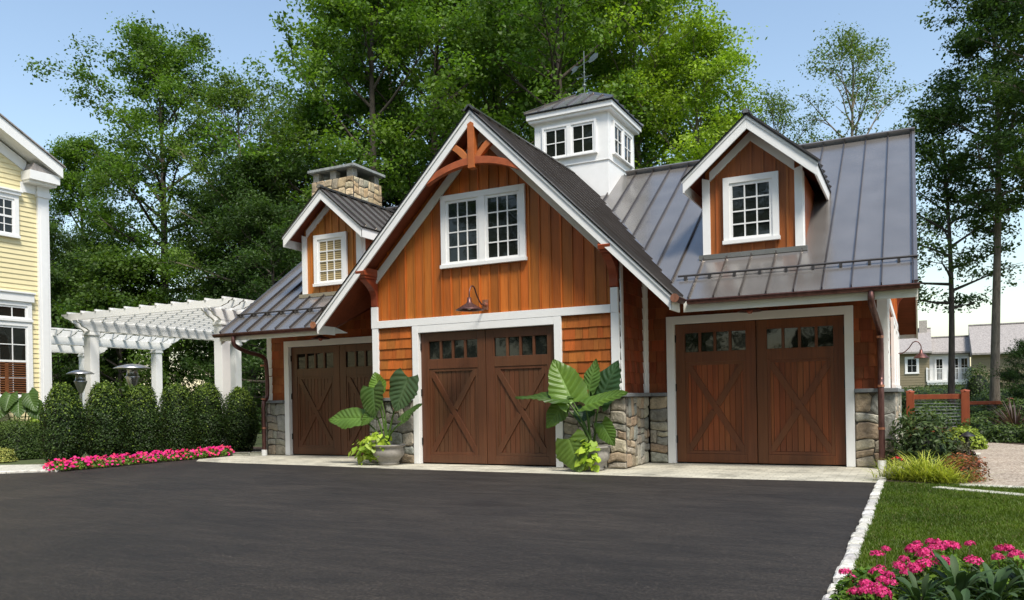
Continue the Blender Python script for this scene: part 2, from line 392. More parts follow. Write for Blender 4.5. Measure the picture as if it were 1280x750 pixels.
def boards(mb, u0, u1, z0, ztop, pitch=.2, d=0., base=CED, v=.23, batten=True, m=0, hue=.12):
    n = max(1, round((u1 - u0) / pitch)); p = (u1 - u0) / n
    for i in range(n):
        a, b = u0 + i * p, u0 + (i + 1) * p - .012; c = tone(base, v, hue)
        cuts = [a, b]
        if a < AX < b and ztop is ZG_: cuts = [a, AX, b]
        pts = [(a, z0), (b, z0)] + [(x, ztop(x)) for x in reversed(cuts)]
        if min(ztop(a), ztop(b)) - z0 < .02: continue
        mb.wprism(pts, d, d + .018, m, c)
        if batten and i > 0:
            c = tone(base, v, hue); a2, b2 = a - .034, a - .002
            mb.wprism([(a2, z0), (b2, z0), (b2, ztop(b2)), (a2, ztop(a2))], d + .018, d + .036, m, c)
ZG_ = lambda x: zgab(x) - .1
def shingles(mb, u0, u1, z0, ztop, exp=.19, d=0., base=SHG, seed=0, holes=()):
    r = random.Random(seed); z = z0; top = ztop if callable(ztop) else (lambda u: ztop)
    while z < max(top(u0), top(u1)) - .01:
        z1 = z + exp; u = u0 - r.uniform(0, .1)
        while u < u1:
            wd = r.uniform(.09, .24); a, b = max(u, u0), min(u + wd - .005, u1); u += wd
            if b - a < .01: continue
            t = min(z1 + .01, top((a + b) / 2)); zz = z + (r.uniform(0, .006))
            if t - zz < .01: continue
            if any(a < h[1] - .002 and b > h[0] + .002 and zz < h[3] - .01 and t > h[2] + .01 for h in holes):
                done = True
                for h in holes:
                    if b > h[0] and a < h[1] and zz < h[3] and t > h[2]:
                        if a < h[0] - .02: b = h[0]
                        elif b > h[1] + .02: a = h[1]
                        elif zz < h[2]: t = h[2]
                        else: done = False
                if not done or b - a < .01: continue
            c = tone(base, .24, .13, r); th = r.uniform(.02, .027)
            P = [mb.fr(a, zz, d), mb.fr(b, zz, d), mb.fr(b, zz, d + th), mb.fr(a, zz, d + th), mb.fr(a, t, d), mb.fr(b, t, d), mb.fr(b, t, d + .005), mb.fr(a, t, d + .005)]
            mb.add(P, MB.BF, 0, c)
        z = z1
STN = [(.38, .34, .26), (.32, .30, .24), (.35, .32, .26), (.26, .25, .21), (.42, .37, .27), (.33, .25, .17), (.29, .285, .25)]
def stones(mb, u0, u1, z0, z1, d=0., seed=0, cell=.42, pal=STN, proud=.05):
    r = random.Random(seed)
    def split(a, b, c, e, k=0):
        W, H = b - a, e - c
        if (W < cell * 1.05 and H < cell * .72 and (r.random() < .75 or k > 4)) or (W < cell * .5 or H < cell * .36):
            one(a, b, c, e); return
        if W > H * r.uniform(.9, 1.5) or H < cell * .5:
            s = a + W * r.uniform(.35, .65); split(a, s, c, e, k + 1); split(s, b, c, e, k + 1)
        else:
            s = c + H * r.uniform(.35, .65); split(a, b, c, s, k + 1); split(a, b, s, e, k + 1)
    pa = [r.uniform(0, 6.28) for _ in range(6)]
    def warp(x, z):
        k = min(1, (x - u0) / .05, (u1 - x) / .05); q = min(1, (z - z0) / .05, (z1 - z) / .05); k = max(0, k); q = max(0, q)
        return (x + k * (.020 * math.sin(z * 9 + pa[0] + x * 3) + .012 * math.sin(z * 23 + pa[1])), z + q * (.022 * math.sin(x * 8 + pa[2] + z * 4) + .012 * math.sin(x * 21 + pa[3])))
    def one(a, b, c, e):
        g = r.uniform(.004, .008); a += g; b -= g; c += g; e -= g; m_ = min(b - a, e - c)
        ch = lambda: m_ * r.uniform(.04, .22)
        P0 = []
        for (x, z, sx, sz) in ((a, c, 1, 1), (b, c, -1, 1), (b, e, -1, -1), (a, e, 1, -1)):
            p, q = (x + sx * ch(), z), (x, z + sz * ch()); P0 += [q, p] if (sx > 0) == (sz > 0) else [p, q]
            if (sx, sz) == (1, 1): P0.append(((a + b) / 2 + r.uniform(-.2, .2) * (b - a), c + r.uniform(0, .008)))
            if (sx, sz) == (-1, -1): P0.append(((a + b) / 2 + r.uniform(-.2, .2) * (b - a), e - r.uniform(0, .008)))
        P0 = [warp(*p) for p in P0]; n = len(P0); cx, cz = sum(p[0] for p in P0) / n, sum(p[1] for p in P0) / n
        pr = proud * r.uniform(.5, 1); k1 = 1 - .020 / max(.05, (b - a) / 2); k2 = 1 - .020 / max(.05, (e - c) / 2); k1 = max(.6, k1); k2 = max(.6, k2)
        P1 = [(cx + (x - cx) * k1, cz + (z - cz) * k2) for x, z in P0]; P2 = [(cx + (x - cx) * k1 * .55, cz + (z - cz) * k2 * .55) for x, z in P0]
        tx, tz = r.uniform(-.05, .05), r.uniform(-.05, .05); col = tone(r.choice(pal), .22, .06, r)
        V = [mb.fr(x, z, d) for x, z in P0] + [mb.fr(x, z, d + pr * .6) for x, z in P0] + [mb.fr(x, z, d + pr + (x - cx) * tx + (z - cz) * tz + r.uniform(-.004, .004)) for x, z in P1] + [mb.fr(x, z, d + pr + .004 + (x - cx) * tx + (z - cz) * tz + r.uniform(-.005, .005)) for x, z in P2]
        mb.add(V, [list(range(3 * n, 4 * n))] + [(L_ * n + q, L_ * n + (q + 1) % n, (L_ + 1) * n + (q + 1) % n, (L_ + 1) * n + q) for L_ in (0, 1, 2) for q in range(n)], 0, col)
    nu = max(1, round((u1 - u0) / (cell * 1.9)))
    for i in range(nu): split(u0 + (u1 - u0) * i / nu, u0 + (u1 - u0) * (i + 1) / nu, z0, z1)
    mb.w(u0 + .004, u1 - .004, z0, z1 - .003, d - .02, d + .012, 1)

DX0, DX1, DH, CW = 0., 3.02, 2.55, .131
# --- solid wall cores (dark backing) so that nothing is see-through
mb = MB(front(0))
poly = [(XL + .02, 0), (XR - .02, 0), (XR - .02, zgab(XR) - .12), (AX, ZA - .12), (XL + .02, zgab(XL) - .12)]
mb.wprism(poly, -.30, -.12)
mb.box(XL + .02, XR - .02, .12, 2.2, 0, .05); mb.box(XR - .12, XR - .02, .12, YW + .2, 0, zgab(XR) - .12); mb.box(XL + .02, XL + .12, .12, YW + .2, 0, zgab(XR) - .12)
mb.box(XR - .1, XW - .02, YW + .12, YW + .3, 0, 3.4); mb.box(XE + .02, XL + .1, YW + .12, YW + .3, 0, 3.4)
for x0, x1 in ((XW - .2, XW - .02), (XE + .02, XE + .2)):
    mb.fr = right(0)
    mb.wprism([(YW + .14, 0), (YB - .02, 0), (YB - .02, zmain(YR) - SB * (YB - YR) - .12), (YR, ZR - .12), (YW + .14, zmain(YW) - .1)], x0, x1)
mb.box(XE + .1, XW - .1, YB - .2, YB - .02, 0, 2.9)
mb.parts('inner_wall', m_dark, garage, recalc=True)

# --- centre bay front: boards above, shingles beside the door, stone base
mb = MB(front(0)); wz = 3.548, 4.866; wx = AX - .026 - .85, AX - .026 + .85
mb.wprism([(XL, 2.55), (XR, 2.55), (XR, zgab(XR) - .1), (AX, ZA - .1), (XL, zgab(XL) - .1)], -.12, 0, 0, (.12, .04, .01))
boards(mb, XL + .0, XR, 2.62, ZG_, .197)
mb.parts('board_wall', m_cedar, garage, recalc=True)
mb = MB(front(0))
for a, b, s in ((XL, DX0 + .02, 1), (DX1 - .02, XR, 2)):
    mb.w(a, b, 1.1, 2.56, -.12, 0, 0, (.1, .03, .01)); shingles(mb, a, b, 1.2, 2.58, seed=s)
mb.parts('shingle_wall', m_shingle, garage)
mb = MB(right(XR)); mb.w(0, YW, 1.1, 3.6, -.02, 0, 0, (.1, .03, .01)); shingles(mb, 0, YW, 1.2, 3.55, seed=5, base=RED)
mb.fr = left_(XL); mb.w(0, YW, 1.1, 3.6, -.02, 0, 0, (.1, .03, .01)); shingles(mb, 0, YW, 1.2, 3.55, seed=6, base=RED)
mb.parts('shingle_wall', m_shingle, garage)
# wing walls
RX0, RX1 = 4.448, 7.454; LX0, LX1 = -4.331, -1.325
mb = MB(front(YW)); mb.w(XR, RX0 + .02, 1.1, 3.5, -.12, 0, 0, (.1, .03, .01)); mb.w(RX1 - .02, XW, 1.1, 3.5, -.12, 0, 0, (.1, .03, .01)); mb.w(RX0, RX1, 2.5, 3.5, -.12, 0, 0, (.1, .03, .01))
shingles(mb, XR + .03, XW - .02, 1.2, 3.5, seed=8, base=(.24, .06, .017), holes=[(RX0 + .05, RX1 - .05, 0, 2.5)])
mb.parts('shingle_wall', m_shingle, garage)
mb = MB(front(YW - .02)); mb.w(XE, LX0 + .02, 1.1, 3.5, -.12, 0, 0, (.1, .03, .01)); mb.w(LX1 - .02, XL, 1.1, 3.5, -.12, 0, 0, (.1, .03, .01)); mb.w(LX0, LX1, 2.5, 3.5, -.12, 0, 0, (.1, .03, .01))
shingles(mb, XE + .02, XL - .03, 1.2, 3.5, seed=9, base=(.30, .08, .019), holes=[(LX0 + .05, LX1 - .05, 0, 2.5)])
mb.parts('shingle_wall', m_shingle, garage)
mb = MB(right(XW)); ztr = lambda y: (zmain(y) if y < YR else ZR - SB * (y - YR)) - .1
mb.wprism([(YW, 1.1), (YB, 1.1), (YB, ztr(YB)), (YR, ztr(YR)), (YW, ztr(YW))], -.02, 0, 0, (.1, .03, .01))
shingles(mb, YW, YB, 1.2, 2.55, seed=12); n = 32
boards(mb, YW + .1, YB - .1, 2.68, ztr, .197, base=CED)
mb.build('side_wall', m_shingle, garage, recalc=True)
mb = MB(left_(XE)); mb.wprism([(YW, 1.1), (YB, 1.1), (YB, ztr(YB)), (YR, ztr(YR)), (YW, ztr(YW))], -.02, 0, 0, (.1, .03, .01))
shingles(mb, YW, YB, 1.2, 2.55, seed=13); boards(mb, YW + .1, YB - .1, 2.68, ztr, .197, base=CED)
mb.build('side_wall', m_shingle, garage, recalc=True)
mb = MB(lambda u, z, d: (u, YB + d, z)); mb.w(XE, XW, 0, 2.9, -.02, .01, 0, SHG); mb.build('rear_wall', m_shingle, garage)
# stone base
mb = MB(front(0)); SB_ = .03
stones(mb, XL - .1, DX0 - .002, 0, 1.17, SB_, 21); stones(mb, DX1 + .002, XR + .1, 0, 1.17, SB_, 22, cell=.34)
mb.fr = right(XR); stones(mb, -.045, YW - .03, 0, 1.17, .05, 23, cell=.34)
mb.fr = left_(XL); stones(mb, -.045, YW - .05, 0, 1.17, .05, 24)
mb.fr = front(YW); stones(mb, XR + .1, RX0 - .002, 0, 1.17, SB_, 25, cell=.34); stones(mb, RX1 + .002, XW + .1, 0, 1.17, SB_, 26, cell=.48)
stones(mb, XE - .06, LX0 - .002, 0, 1.17, SB_, 27, cell=.44); stones(mb, LX1 + .002, XL - .1, 0, 1.17, SB_, 28)
mb.fr = right(XW); stones(mb, YW - .045, YB, 0, 1.17, .05, 29, cell=.45); mb.fr = left_(XE); stones(mb, YW - .09, YB, 0, 1.17, .02, 30, cell=.45)
mb.parts('stone_base', [m_stone, m_mortar], garage)
mb = MB(front(0)); z0, z1 = 1.172, 1.232
for a, b, y in ((XL - .15, -.003, 0), (DX1 + .003, XR + .16, 0), (XR + .16, RX0 - .003, YW), (RX1 + .003, XW + .15, YW), (XE - .1, LX0 - .003, YW), (LX1 + .003, XL - .16, YW)):
    mb.box(a, b, y - .13, y + .0, z0, z1)
mb.box(XR, XR + .157, .003, YW - .003, z0, z1); mb.box(XL - .157, XL, .003, YW - .003, z0, z1); mb.box(XW, XW + .147, YW + .003, YB, z0, z1); mb.box(XE - .1, XE, YW + .003, YB, z0, z1)
mb.parts('stone_cap', m_blue, garage, bevel=.006)

# --- white trim
mb = MB(front(0))
mb.w(XL + CW + .002, XR - CW - .002, DH + .003, DH + .138, .03, .062)
for a, b, s in ((XL - .005, XL + CW, -1), (XR - CW, XR + .005, 1)):
    mb.w(a, b, 1.235, DH, .0, .052); mb.w(a + (0 if s > 0 else -.012), b + (.012 if s > 0 else 0) - (.02 if s > 0 else 0), DH + .003, 2.96, .0, .058)
mb.fr = right(XR); mb.w(.0, .1, 1.235, 3.4, .0, .042); mb.w(YW - .1, YW, 1.235, 3.4, .0, .042)
mb.fr = front(YW); mb.w(XR + .035, XR + .09, 1.235, 3.4, 0, .05)
mb.fr = left_(XL); mb.w(.0, .1, 1.235, 3.4, .0, .042)
mb.fr = front(YW); mb.w(XW - .13, XW + .02, 1.235, 3.3, 0, .045); mb.w(XE - .02, XE + .12, 1.235, 3.3, 0, .045)
mb.fr = right(XW); mb.w(YW, YW + .13, 1.235, 3.3, 0, .04); mb.w(YW + .14, YB - .14, 2.55, 2.67, .02, .05); mb.w(YB - .13, YB, 1.235, 2.6, 0, .04)
mb.parts('corner_trim', m_white, garage, bevel=.003)
# frieze boards on the gable wall, under the soffit
mb = MB(front(0))
for s in (-1, 1):
    p = []; a = AX + s * .0; b = AX + s * 2.46
    f = lambda x, o: 5.93 - o - SG * abs(x - AX)
    mb.wprism([(a, f(a, .0)), (b, f(b, .0)), (b, f(b, .20)), (a, f(a, .20))], .037 + .001 * s, .075)
mb.parts('frieze_board', m_cream, garage, recalc=True, bevel=.003)
# rake boards of the big gable
OV = .468; XEV = 3.461; RK = .23
mb = MB(front(0))
for s in (-1, 1):
    x1 = AX + s * XEV; zz = lambda x: 6.162 - SG * abs(x - AX)
    mb.wprism([(AX, zz(AX)), (x1, zz(x1)), (x1, zz(x1) - RK), (AX, zz(AX) - RK)], OV - .035, OV)
    mb.wprism([(AX, zz(AX) + .002), (x1 + s * .02, zz(x1 + s * .02) + .002), (x1 + s * .02, zz(x1 + s * .02) - .065), (AX, zz(AX) - .065)], OV, OV + .02)
mb.parts('rake_board', m_white, garage, recalc=True, bevel=.003)

# --- roofs: polygon slabs with standing seams
def roof(name, pts, thick, seam_dir, pitch, par=garage, lim=None, col=(1, 1, 1), seam_off=.0, soff=.026, sh=.045, seams=True):
    """pts: planar polygon (3D, counter-clockwise from above). seam_dir: horizontal unit axis 'X' or 'Y' in which seams run down"""
    P = [Vector(p) for p in pts]; nrm = (P[1] - P[0]).cross(P[2] - P[0]).normalized()
    if nrm.z < 0: nrm = -nrm
    mb = MB(); n = len(P); Q = [p - Vector((0, 0, .035)) for p in P]; B = [p - Vector((0, 0, thick)) for p in P]
    mb.add(P, [list(range(n))], 0, col)
    mb.add(P + Q, [(i, (i + 1) % n, n + (i + 1) % n, n + i) for i in range(n)], 0, (.10, .095, .095))
    if seams:
        k = 0 if seam_dir == 'Y' else 1; lo = min(p[k] for p in P); hi = max(p[k] for p in P); q = lo + seam_off
        while q < hi - .01:
            hits = []
            for i in range(n):
                a, b = P[i], P[(i + 1) % n]
                if (a[k] - q) * (b[k] - q) < 0: hits.append(a.lerp(b, (q - a[k]) / (b[k] - a[k])))
            if len(hits) == 2 and (hits[0] - hits[1]).length > .08:
                hits.sort(key=lambda h: h.z); t = (hits[1] - hits[0]).normalized()
                mb.obar(hits[0] + nrm * sh * .5 + t * .0, hits[1] + nrm * sh * .5, .016, sh, nrm, 0, (.36, .33, .32))  # rib colour darkened to stand for the shaded sides of the seams
            q += pitch
    rf = mb.build(name, m_roof, par, recalc=False)
    if lim:
        x0, x1, y0, y1 = lim; pl = P[0]
        cl = lambda p: Vector((min(max(p.x, x0), x1), min(max(p.y, y0), y1), 0)); on = lambda p: Vector((p.x, p.y, pl.z - (nrm.x * (p.x - pl.x) + nrm.y * (p.y - pl.y)) / nrm.z))
        C_ = [on(cl(p)) for p in P]; Q = [p - Vector((0, 0, .035)) for p in C_]; B = [p - Vector((0, 0, thick)) for p in C_]
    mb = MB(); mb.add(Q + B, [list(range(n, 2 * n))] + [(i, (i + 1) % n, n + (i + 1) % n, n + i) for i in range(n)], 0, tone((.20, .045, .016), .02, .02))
    return rf, mb
def soffit(mb, par=garage, name='soffit'): return mb.build(name, m_soffit, par, recalc=True)
xg = (ZA - ZE) / SG                                 # half width where gable plane meets the eave height
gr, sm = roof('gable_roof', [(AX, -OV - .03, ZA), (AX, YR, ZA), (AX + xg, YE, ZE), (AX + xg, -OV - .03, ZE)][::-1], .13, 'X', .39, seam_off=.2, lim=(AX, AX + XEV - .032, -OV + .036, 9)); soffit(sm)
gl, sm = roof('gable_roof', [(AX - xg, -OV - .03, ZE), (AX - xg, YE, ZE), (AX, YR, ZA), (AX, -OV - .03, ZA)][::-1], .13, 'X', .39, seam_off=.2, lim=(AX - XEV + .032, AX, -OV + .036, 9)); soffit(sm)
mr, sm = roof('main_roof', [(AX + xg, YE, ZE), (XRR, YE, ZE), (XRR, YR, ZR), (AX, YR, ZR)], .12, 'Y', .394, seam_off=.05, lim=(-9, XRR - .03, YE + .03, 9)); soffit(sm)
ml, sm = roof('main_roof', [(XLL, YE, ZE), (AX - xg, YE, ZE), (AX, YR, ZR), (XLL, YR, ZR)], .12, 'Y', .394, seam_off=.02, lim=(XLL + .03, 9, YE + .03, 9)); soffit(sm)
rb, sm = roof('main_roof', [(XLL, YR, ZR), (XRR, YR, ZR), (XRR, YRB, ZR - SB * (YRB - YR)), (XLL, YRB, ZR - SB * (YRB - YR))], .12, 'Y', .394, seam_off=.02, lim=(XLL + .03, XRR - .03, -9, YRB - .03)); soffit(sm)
# ridge caps, valleys, edge flashings
mb = MB()
for s in (-1, 1):
    mb.obar((AX + 1.0, YR + s * .06, ZR + .0 + .005), (XRR + .01, YR + s * .06, ZR + .005), .14, .03, (0, -s * SL, 1), 0, (.9, .9, .92))
    mb.obar((XLL - .01, YR + s * .06, ZR + .005), (AX - 1., YR + s * .06, ZR + .005), .14, .03, (0, -s * SL, 1), 0, (.9, .9, .92))
    mb.obar((AX + s * .05, -OV - .06, ZA + .0), (AX + s * .05, YR - .9, ZA + .0), .13, .03, (s * SG, 0, 1), 0, (.45, .44, .44))
for s in (-1, 1):      # valley pans
    mb.obar((AX + s * xg, YE + .02, ZE + .016), (AX + s * .9, YR - .9 * (YR - YE) / xg, ZR - .9 * SL * (YR - YE) / xg + .02), .16, .012, (s * .3, -.3, 1), 0, (.95, .95, .97))
for x in (XRR - .02, XLL + .02): mb.obar((x, YE, ZE + .02), (x, YR, ZR + .02), .05, .05, (0, -SL, 1), 0, (.8, .8, .82)); mb.obar((x, YRB, ZR - SB * (YRB - YR) + .02), (x, YR, ZR + .02), .05, .05, (0, SB, 1), 0, (.8, .8, .82))
mb.parts('roof_flashing', m_roof, garage)
# fascias (main + sides of gable), eave soffit closures
mb = MB()
f0 = 2.487; f1 = ZE - .03
mb.box(AX + xg + .0, XRR, YE - .002, YE + .028, f0, f1); mb.add([(x, y, z) for y in (YE - .002, YE + .028) for x, z in ((XLL, f0 + .03), (AX - xg + .38, f0 + .03), (AX - xg + .05, f1), (XLL, f1))], MB.BF)
mb.box(AX + XEV - .03, AX + XEV, -OV + .002, YE - .004, f0, f1 + .02); mb.box(AX - XEV, AX - XEV + .03, -OV + .002, YE - .004, f0, f1 + .02)
mb.box(XLL, XRR, YRB - .03, YRB, 2.42, 2.58)
mb.parts('fascia_board', m_cream, garage, bevel=.003)
mb = MB(right(0))
for x0, x1 in ((XRR - .028, XRR + .004), (XLL - .004, XLL + .028)):
    mb.wprism([(YE + .03, ZE - .04), (YR, ZR - .04), (YR, ZR - .24), (YE + .03, ZE - .24)], x0, x1); mb.wprism([(YR, ZR - .04), (YRB - .03, 2.60), (YRB - .03, 2.40), (YR, ZR - .24)], x0, x1)
mb.parts('rake_board', m_cream, garage, recalc=True)
# gutters and downspouts
def gutter(name, a, b, par=garage):
    mb = MB(); a, b = Vector(a), Vector(b); t = (b - a).normalized(); s = Vector((-t.y, t.x, 0)) if False else t.cross(Vector((0, 0, 1)))
    r = .062; n = 8; prof = [(math.cos(math.pi + math.pi * i / n) * r, math.sin(math.pi + math.pi * i / n) * r) for i in range(n + 1)]
    prof += [(x * .88, z * .88) for x, z in reversed(prof)]
    P = [q + s * x + Vector((0, 0, z)) for q in (a, b) for x, z in prof]; k = len(prof)
    mb.add(P, [(i, (i + 1) % k, k + (i + 1) % k, k + i) for i in range(k)], 0, (1, 1, 1))
    for q in (0, k): mb.add([P[q + i] for i in range(n + 1)], [list(range(n + 1))], 0)
    mb.tube([a + s * r, b + s * r], .01, 6); mb.tube([a - s * r * .98, b - s * r * .98], .008, 6)
    L = (b - a).length; m_ = int(L / .8)
    for i in range(m_ + 1):
        q = a + t * (L * (i + .3) / (m_ + 1)); mb.tube([q - s * r, q + s * r + Vector((0, 0, .004))], .007, 5)
    return mb.build(name, m_copper, par, recalc=False)
gutter('gutter', (AX + xg + .08, YE - .066, ZE - .03), (XRR + .03, YE - .066, ZE - .03))
gutter('gutter', (XLL - .08, YE - .066, ZE - .03), (AX - xg - .08, YE - .066, ZE - .03))
gutter('gutter', (AX + XEV + .065, -OV - .03, ZE - .02), (AX + XEV + .065, YE - .1, ZE - .02)); gutter('gutter', (AX - XEV - .065, -OV - .03, ZE - .02), (AX - XEV - .065, YE - .1, ZE - .02))
mb = MB(); mb.tube([(AX + XEV + .065, -OV - .045, ZE - .03), (AX + XEV + .065, -OV - .03, ZE - .03)], .066, 16); mb.tube([(AX - XEV - .065, -OV - .045, ZE - .03), (AX - XEV - .065, -OV - .03, ZE - .03)], .066, 16)
mb.parts('gutter_end_cap', m_coppernew, garage)
def smooth_path(pts, k=6):
    pts = [Vector(p) for p in pts]; out = []
    for i in range(len(pts) - 1):
        p0 = pts[max(i - 1, 0)]; p1 = pts[i]; p2 = pts[i + 1]; p3 = pts[min(i + 2, len(pts) - 1)]
        for j in range(k):
            t = j / k; out.append(.5 * ((2 * p1) + (p2 - p0) * t + (2 * p0 - 5 * p1 + 4 * p2 - p3) * t * t + (3 * p1 - p0 - 3 * p2 + p3) * t ** 3))
    return out + [pts[-1]]
def downspout(pts, rad, boot, mat=m_copper):
    mb = MB(); mb.tube(smooth_path(pts, 5), rad, 12); ds = mb.build('downspout', mat, garage)
    x, y = pts[-1][0], pts[-1][1]
    mb = MB(); mb.tube([(x, y, 0), (x, y, .13)], .062, 16, c=(1, 1, 1)); mb.build('drain_boot', m_white, ds)
    mb = MB()
    for z in (2.0, 1.25, .6): mb.tube([(x, y, z), (x, y, z + .035)], rad + .008, 12)
    mb.parts('pipe_strap', m_coppernew, ds); return ds
downspout([(7.78, YE - .06, 2.6), (7.78, YE - .06, 2.44), (7.81, .35, 2.3), (7.84, 1.08, 2.12), (7.845, 1.14, 1.95), (7.845, 1.14, 1.4), (7.845, 1.02, 1.22), (7.845, 1.02, .5), (7.845, 1.02, .1)], .046, 1)
downspout([(-4.55, YE - .06, 2.6), (-4.55, YE - .04, 2.42), (-4.66, .45, 2.3), (-4.74, .98, 2.22), (-4.76, 1.12, 2.05), (-4.76, 1.14, 1.35), (-4.74, 1.0, 1.15), (-4.74, 1.0, .5), (-4.74, 1.0, .1)], .046, 1)
# snow guards
def snow_guard(x0, x1, par, yg):
    mb = MB(); z = zmain(yg) + .075; mb.tube([(x0, yg, z), (x1, yg, z)], .018, 8)
    q = x0 + .12
    while q < x1:
        mb.box(q - .02, q + .02, yg - .012, yg + .06, z - .07, z + .012); q += .394
    return mb.build('snow_guard', plain('guard_metal', (.07, .065, .065), .45, .5), par)
snow_guard(AX + xg - .22, XRR + .02, garage, YE + .52); snow_guard(XLL - .02, AX - xg + .3, garage, YE + .52)

# --- truss ornament in the gable
TR = (.45, .13, .035)
mb = MB(front(0)); D0, D1 = .36, .45
mb.wprism([(1.492, 5.16), (1.622, 5.16), (1.622, 5.92), (AX, 5.96), (1.492, 5.92)], D0 - .03, D1 + .02, 0, TR)
mb.build('king_post', m_timber, garage, recalc=True, bevel=.004)
for s in (-1, 1):
    mb = MB(front(0)); a = (AX + s * .06, 5.30); b = (AX + s * .46, 5.66)
    dx, dz = b[0] - a[0], b[1] - a[1]; l = math.hypot(dx, dz); nx, nz = -dz / l * .055, dx / l * .055
    mid = ((a[0] + b[0]) / 2, (a[1] + b[1]) / 2 + .03)
    mb.wprism([(a[0] - nx, a[1] - nz), (mid[0] - nx, mid[1] - nz - .01), (b[0] - nx, b[1] - nz), (b[0] + nx, b[1] + nz), (mid[0] + nx, mid[1] + nz - .01), (a[0] + nx, a[1] + nz)], D0, D1, 0, tone(TR, .06))
    mb.build('truss_strut', m_timber, garage, recalc=True, bevel=.004)
mb = MB(front(0)); top = []; bot = []
for i in range(17):
    t = -1 + i / 8; x = AX + t * .94; z = 5.35 - .26 * t * t; top.append((x, z)); bot.append((x, z - .125 + .02 * t * t))
mb.wprism(top + bot[::-1], D0 - .01, D1 + .005, 0, (.40, .10, .035))
mb.build('arched_collar', m_timber, garage, recalc=True, bevel=.004)
# --- eave brackets
def bracket(xc, y0=0., out=.46, z0=2.96, z1=3.62, wd=.17, fr=None):
    mb = MB(fr or (lambda u, z, d: (xc + d, y0 - u, z)))
    h = wd / 2; body = [(.0, z0), (.05, z0 + .02)]
    for i in range(9):
        t = i / 8; body.append((.055 + (out - .12) * t ** 2.2, z0 + .06 + (z1 - z0 - .24) * t ** .75))
    body += [(out - .06, z1 - .15), (0, z1 - .15)]
    mb.wprism(body, -h + .015, h - .015, 0, tone((.30, .062, .025), .05))
    mb.wprism([(0, z1 - .15), (out - .03, z1 - .15), (out - .02, z1 - .1), (0, z1 - .1)], -h - .005, h + .005, 0, (.30, .062, .025))
    mb.wprism([(0, z1 - .1), (out, z1 - .1), (out + .02, z1 - .03), (out - .06, z1 + .04), (0, z1 + .04)], -h - .02, h + .02, 0, (.33, .07, .025))
    return mb.build('eave_bracket', m_timber, garage, recalc=True, bevel=.004)
bracket(XL + .055); bracket(XR - .075)
bracket(0, fr=lambda u, z, d: (XW + .9 * u, 1.9 + d, z + .1)); bracket(0, fr=lambda u, z, d: (XW + .9 * u, YB - .25 + d, z - .05))

# --- windows
def window(name, par, fr, u0, u1, z0, z1, sashes=1, nx=3, nz=4, cas=.1, sill=True, pane_mat=m_glass, one=False, munt=.022, head=.0, depth=0., dbl=False, gapm=.12):
    """frame with casing, sashes and glazing bars; panes as a child (or in the same mesh when nested deep)"""
    mb = MB(fr); g = MB(fr); gm = 1 if one else 0; G = mb if one else g
    d = depth
    mb.w(u0, u0 + cas, z0 + cas * .6, z1, d, d + .05); mb.w(u1 - cas, u1, z0 + cas * .6, z1, d, d + .05)
    mb.w(u0 + cas, u1 - cas, z1 - cas, z1, d, d + .049); mb.w(u0 - .015, u1 + .015, z0, z0 + cas * .6, d, d + .075)
    if head: mb.w(u0 - .04, u1 + .04, z1, z1 + head, d, d + .09); mb.w(u0 - .07, u1 + .07, z1 + head, z1 + head + .04, d, d + .12)
    W = u1 - u0 - 2 * cas; sw = (W - gapm * (sashes - 1)) / sashes
    for s in range(sashes):
        a = u0 + cas + s * (sw + gapm); b = a + sw; c, e = z0 + cas * .6, z1 - cas
        if s: mb.w(a - gapm, a, c, e, d, d + .047)
        fw = .05
        mb.w(a, a + fw, c, e, d, d + .030); mb.w(b - fw, b, c, e, d, d + .030); mb.w(a + fw, b - fw, c, c + fw, d, d + .029); mb.w(a + fw, b - fw, e - fw, e, d, d + .029)
        A, B_, C_, E = a + fw, b - fw, c + fw, e - fw
        if dbl: mb.w(A, B_, (C_ + E) / 2 - .025, (C_ + E) / 2 + .025, d + .002, d + .036)
        for i in range(1, nx): u = A + (B_ - A) * i / nx; mb.w(u - munt / 2, u + munt / 2, C_, E, d + .004, d + .026)
        for i in range(1, nz):
            z = C_ + (E - C_) * i / nz; mb.w(A, B_, z - munt / 2, z + munt / 2, d + .004, d + .0265)
        G.w(A - .005, B_ + .005, C_ - .005, E + .005, d - .01, d + .010, gm)
    if one: return mb.build(name, [m_white, pane_mat], par)
    o = mb.build(name, m_white, par, bevel=.002); g.build('pane', pane_mat, o); return o
window('window', garage, front(0), wx[0], wx[1], wz[0], wz[1], 2, 3, 4, .105, depth=.036, gapm=.13)
for yy in (2.3, 3.9, 5.5): window('window', garage, right(XW), yy, yy + 1.1, 1.24, 2.42, 1, 2, 2, .1, depth=.03)

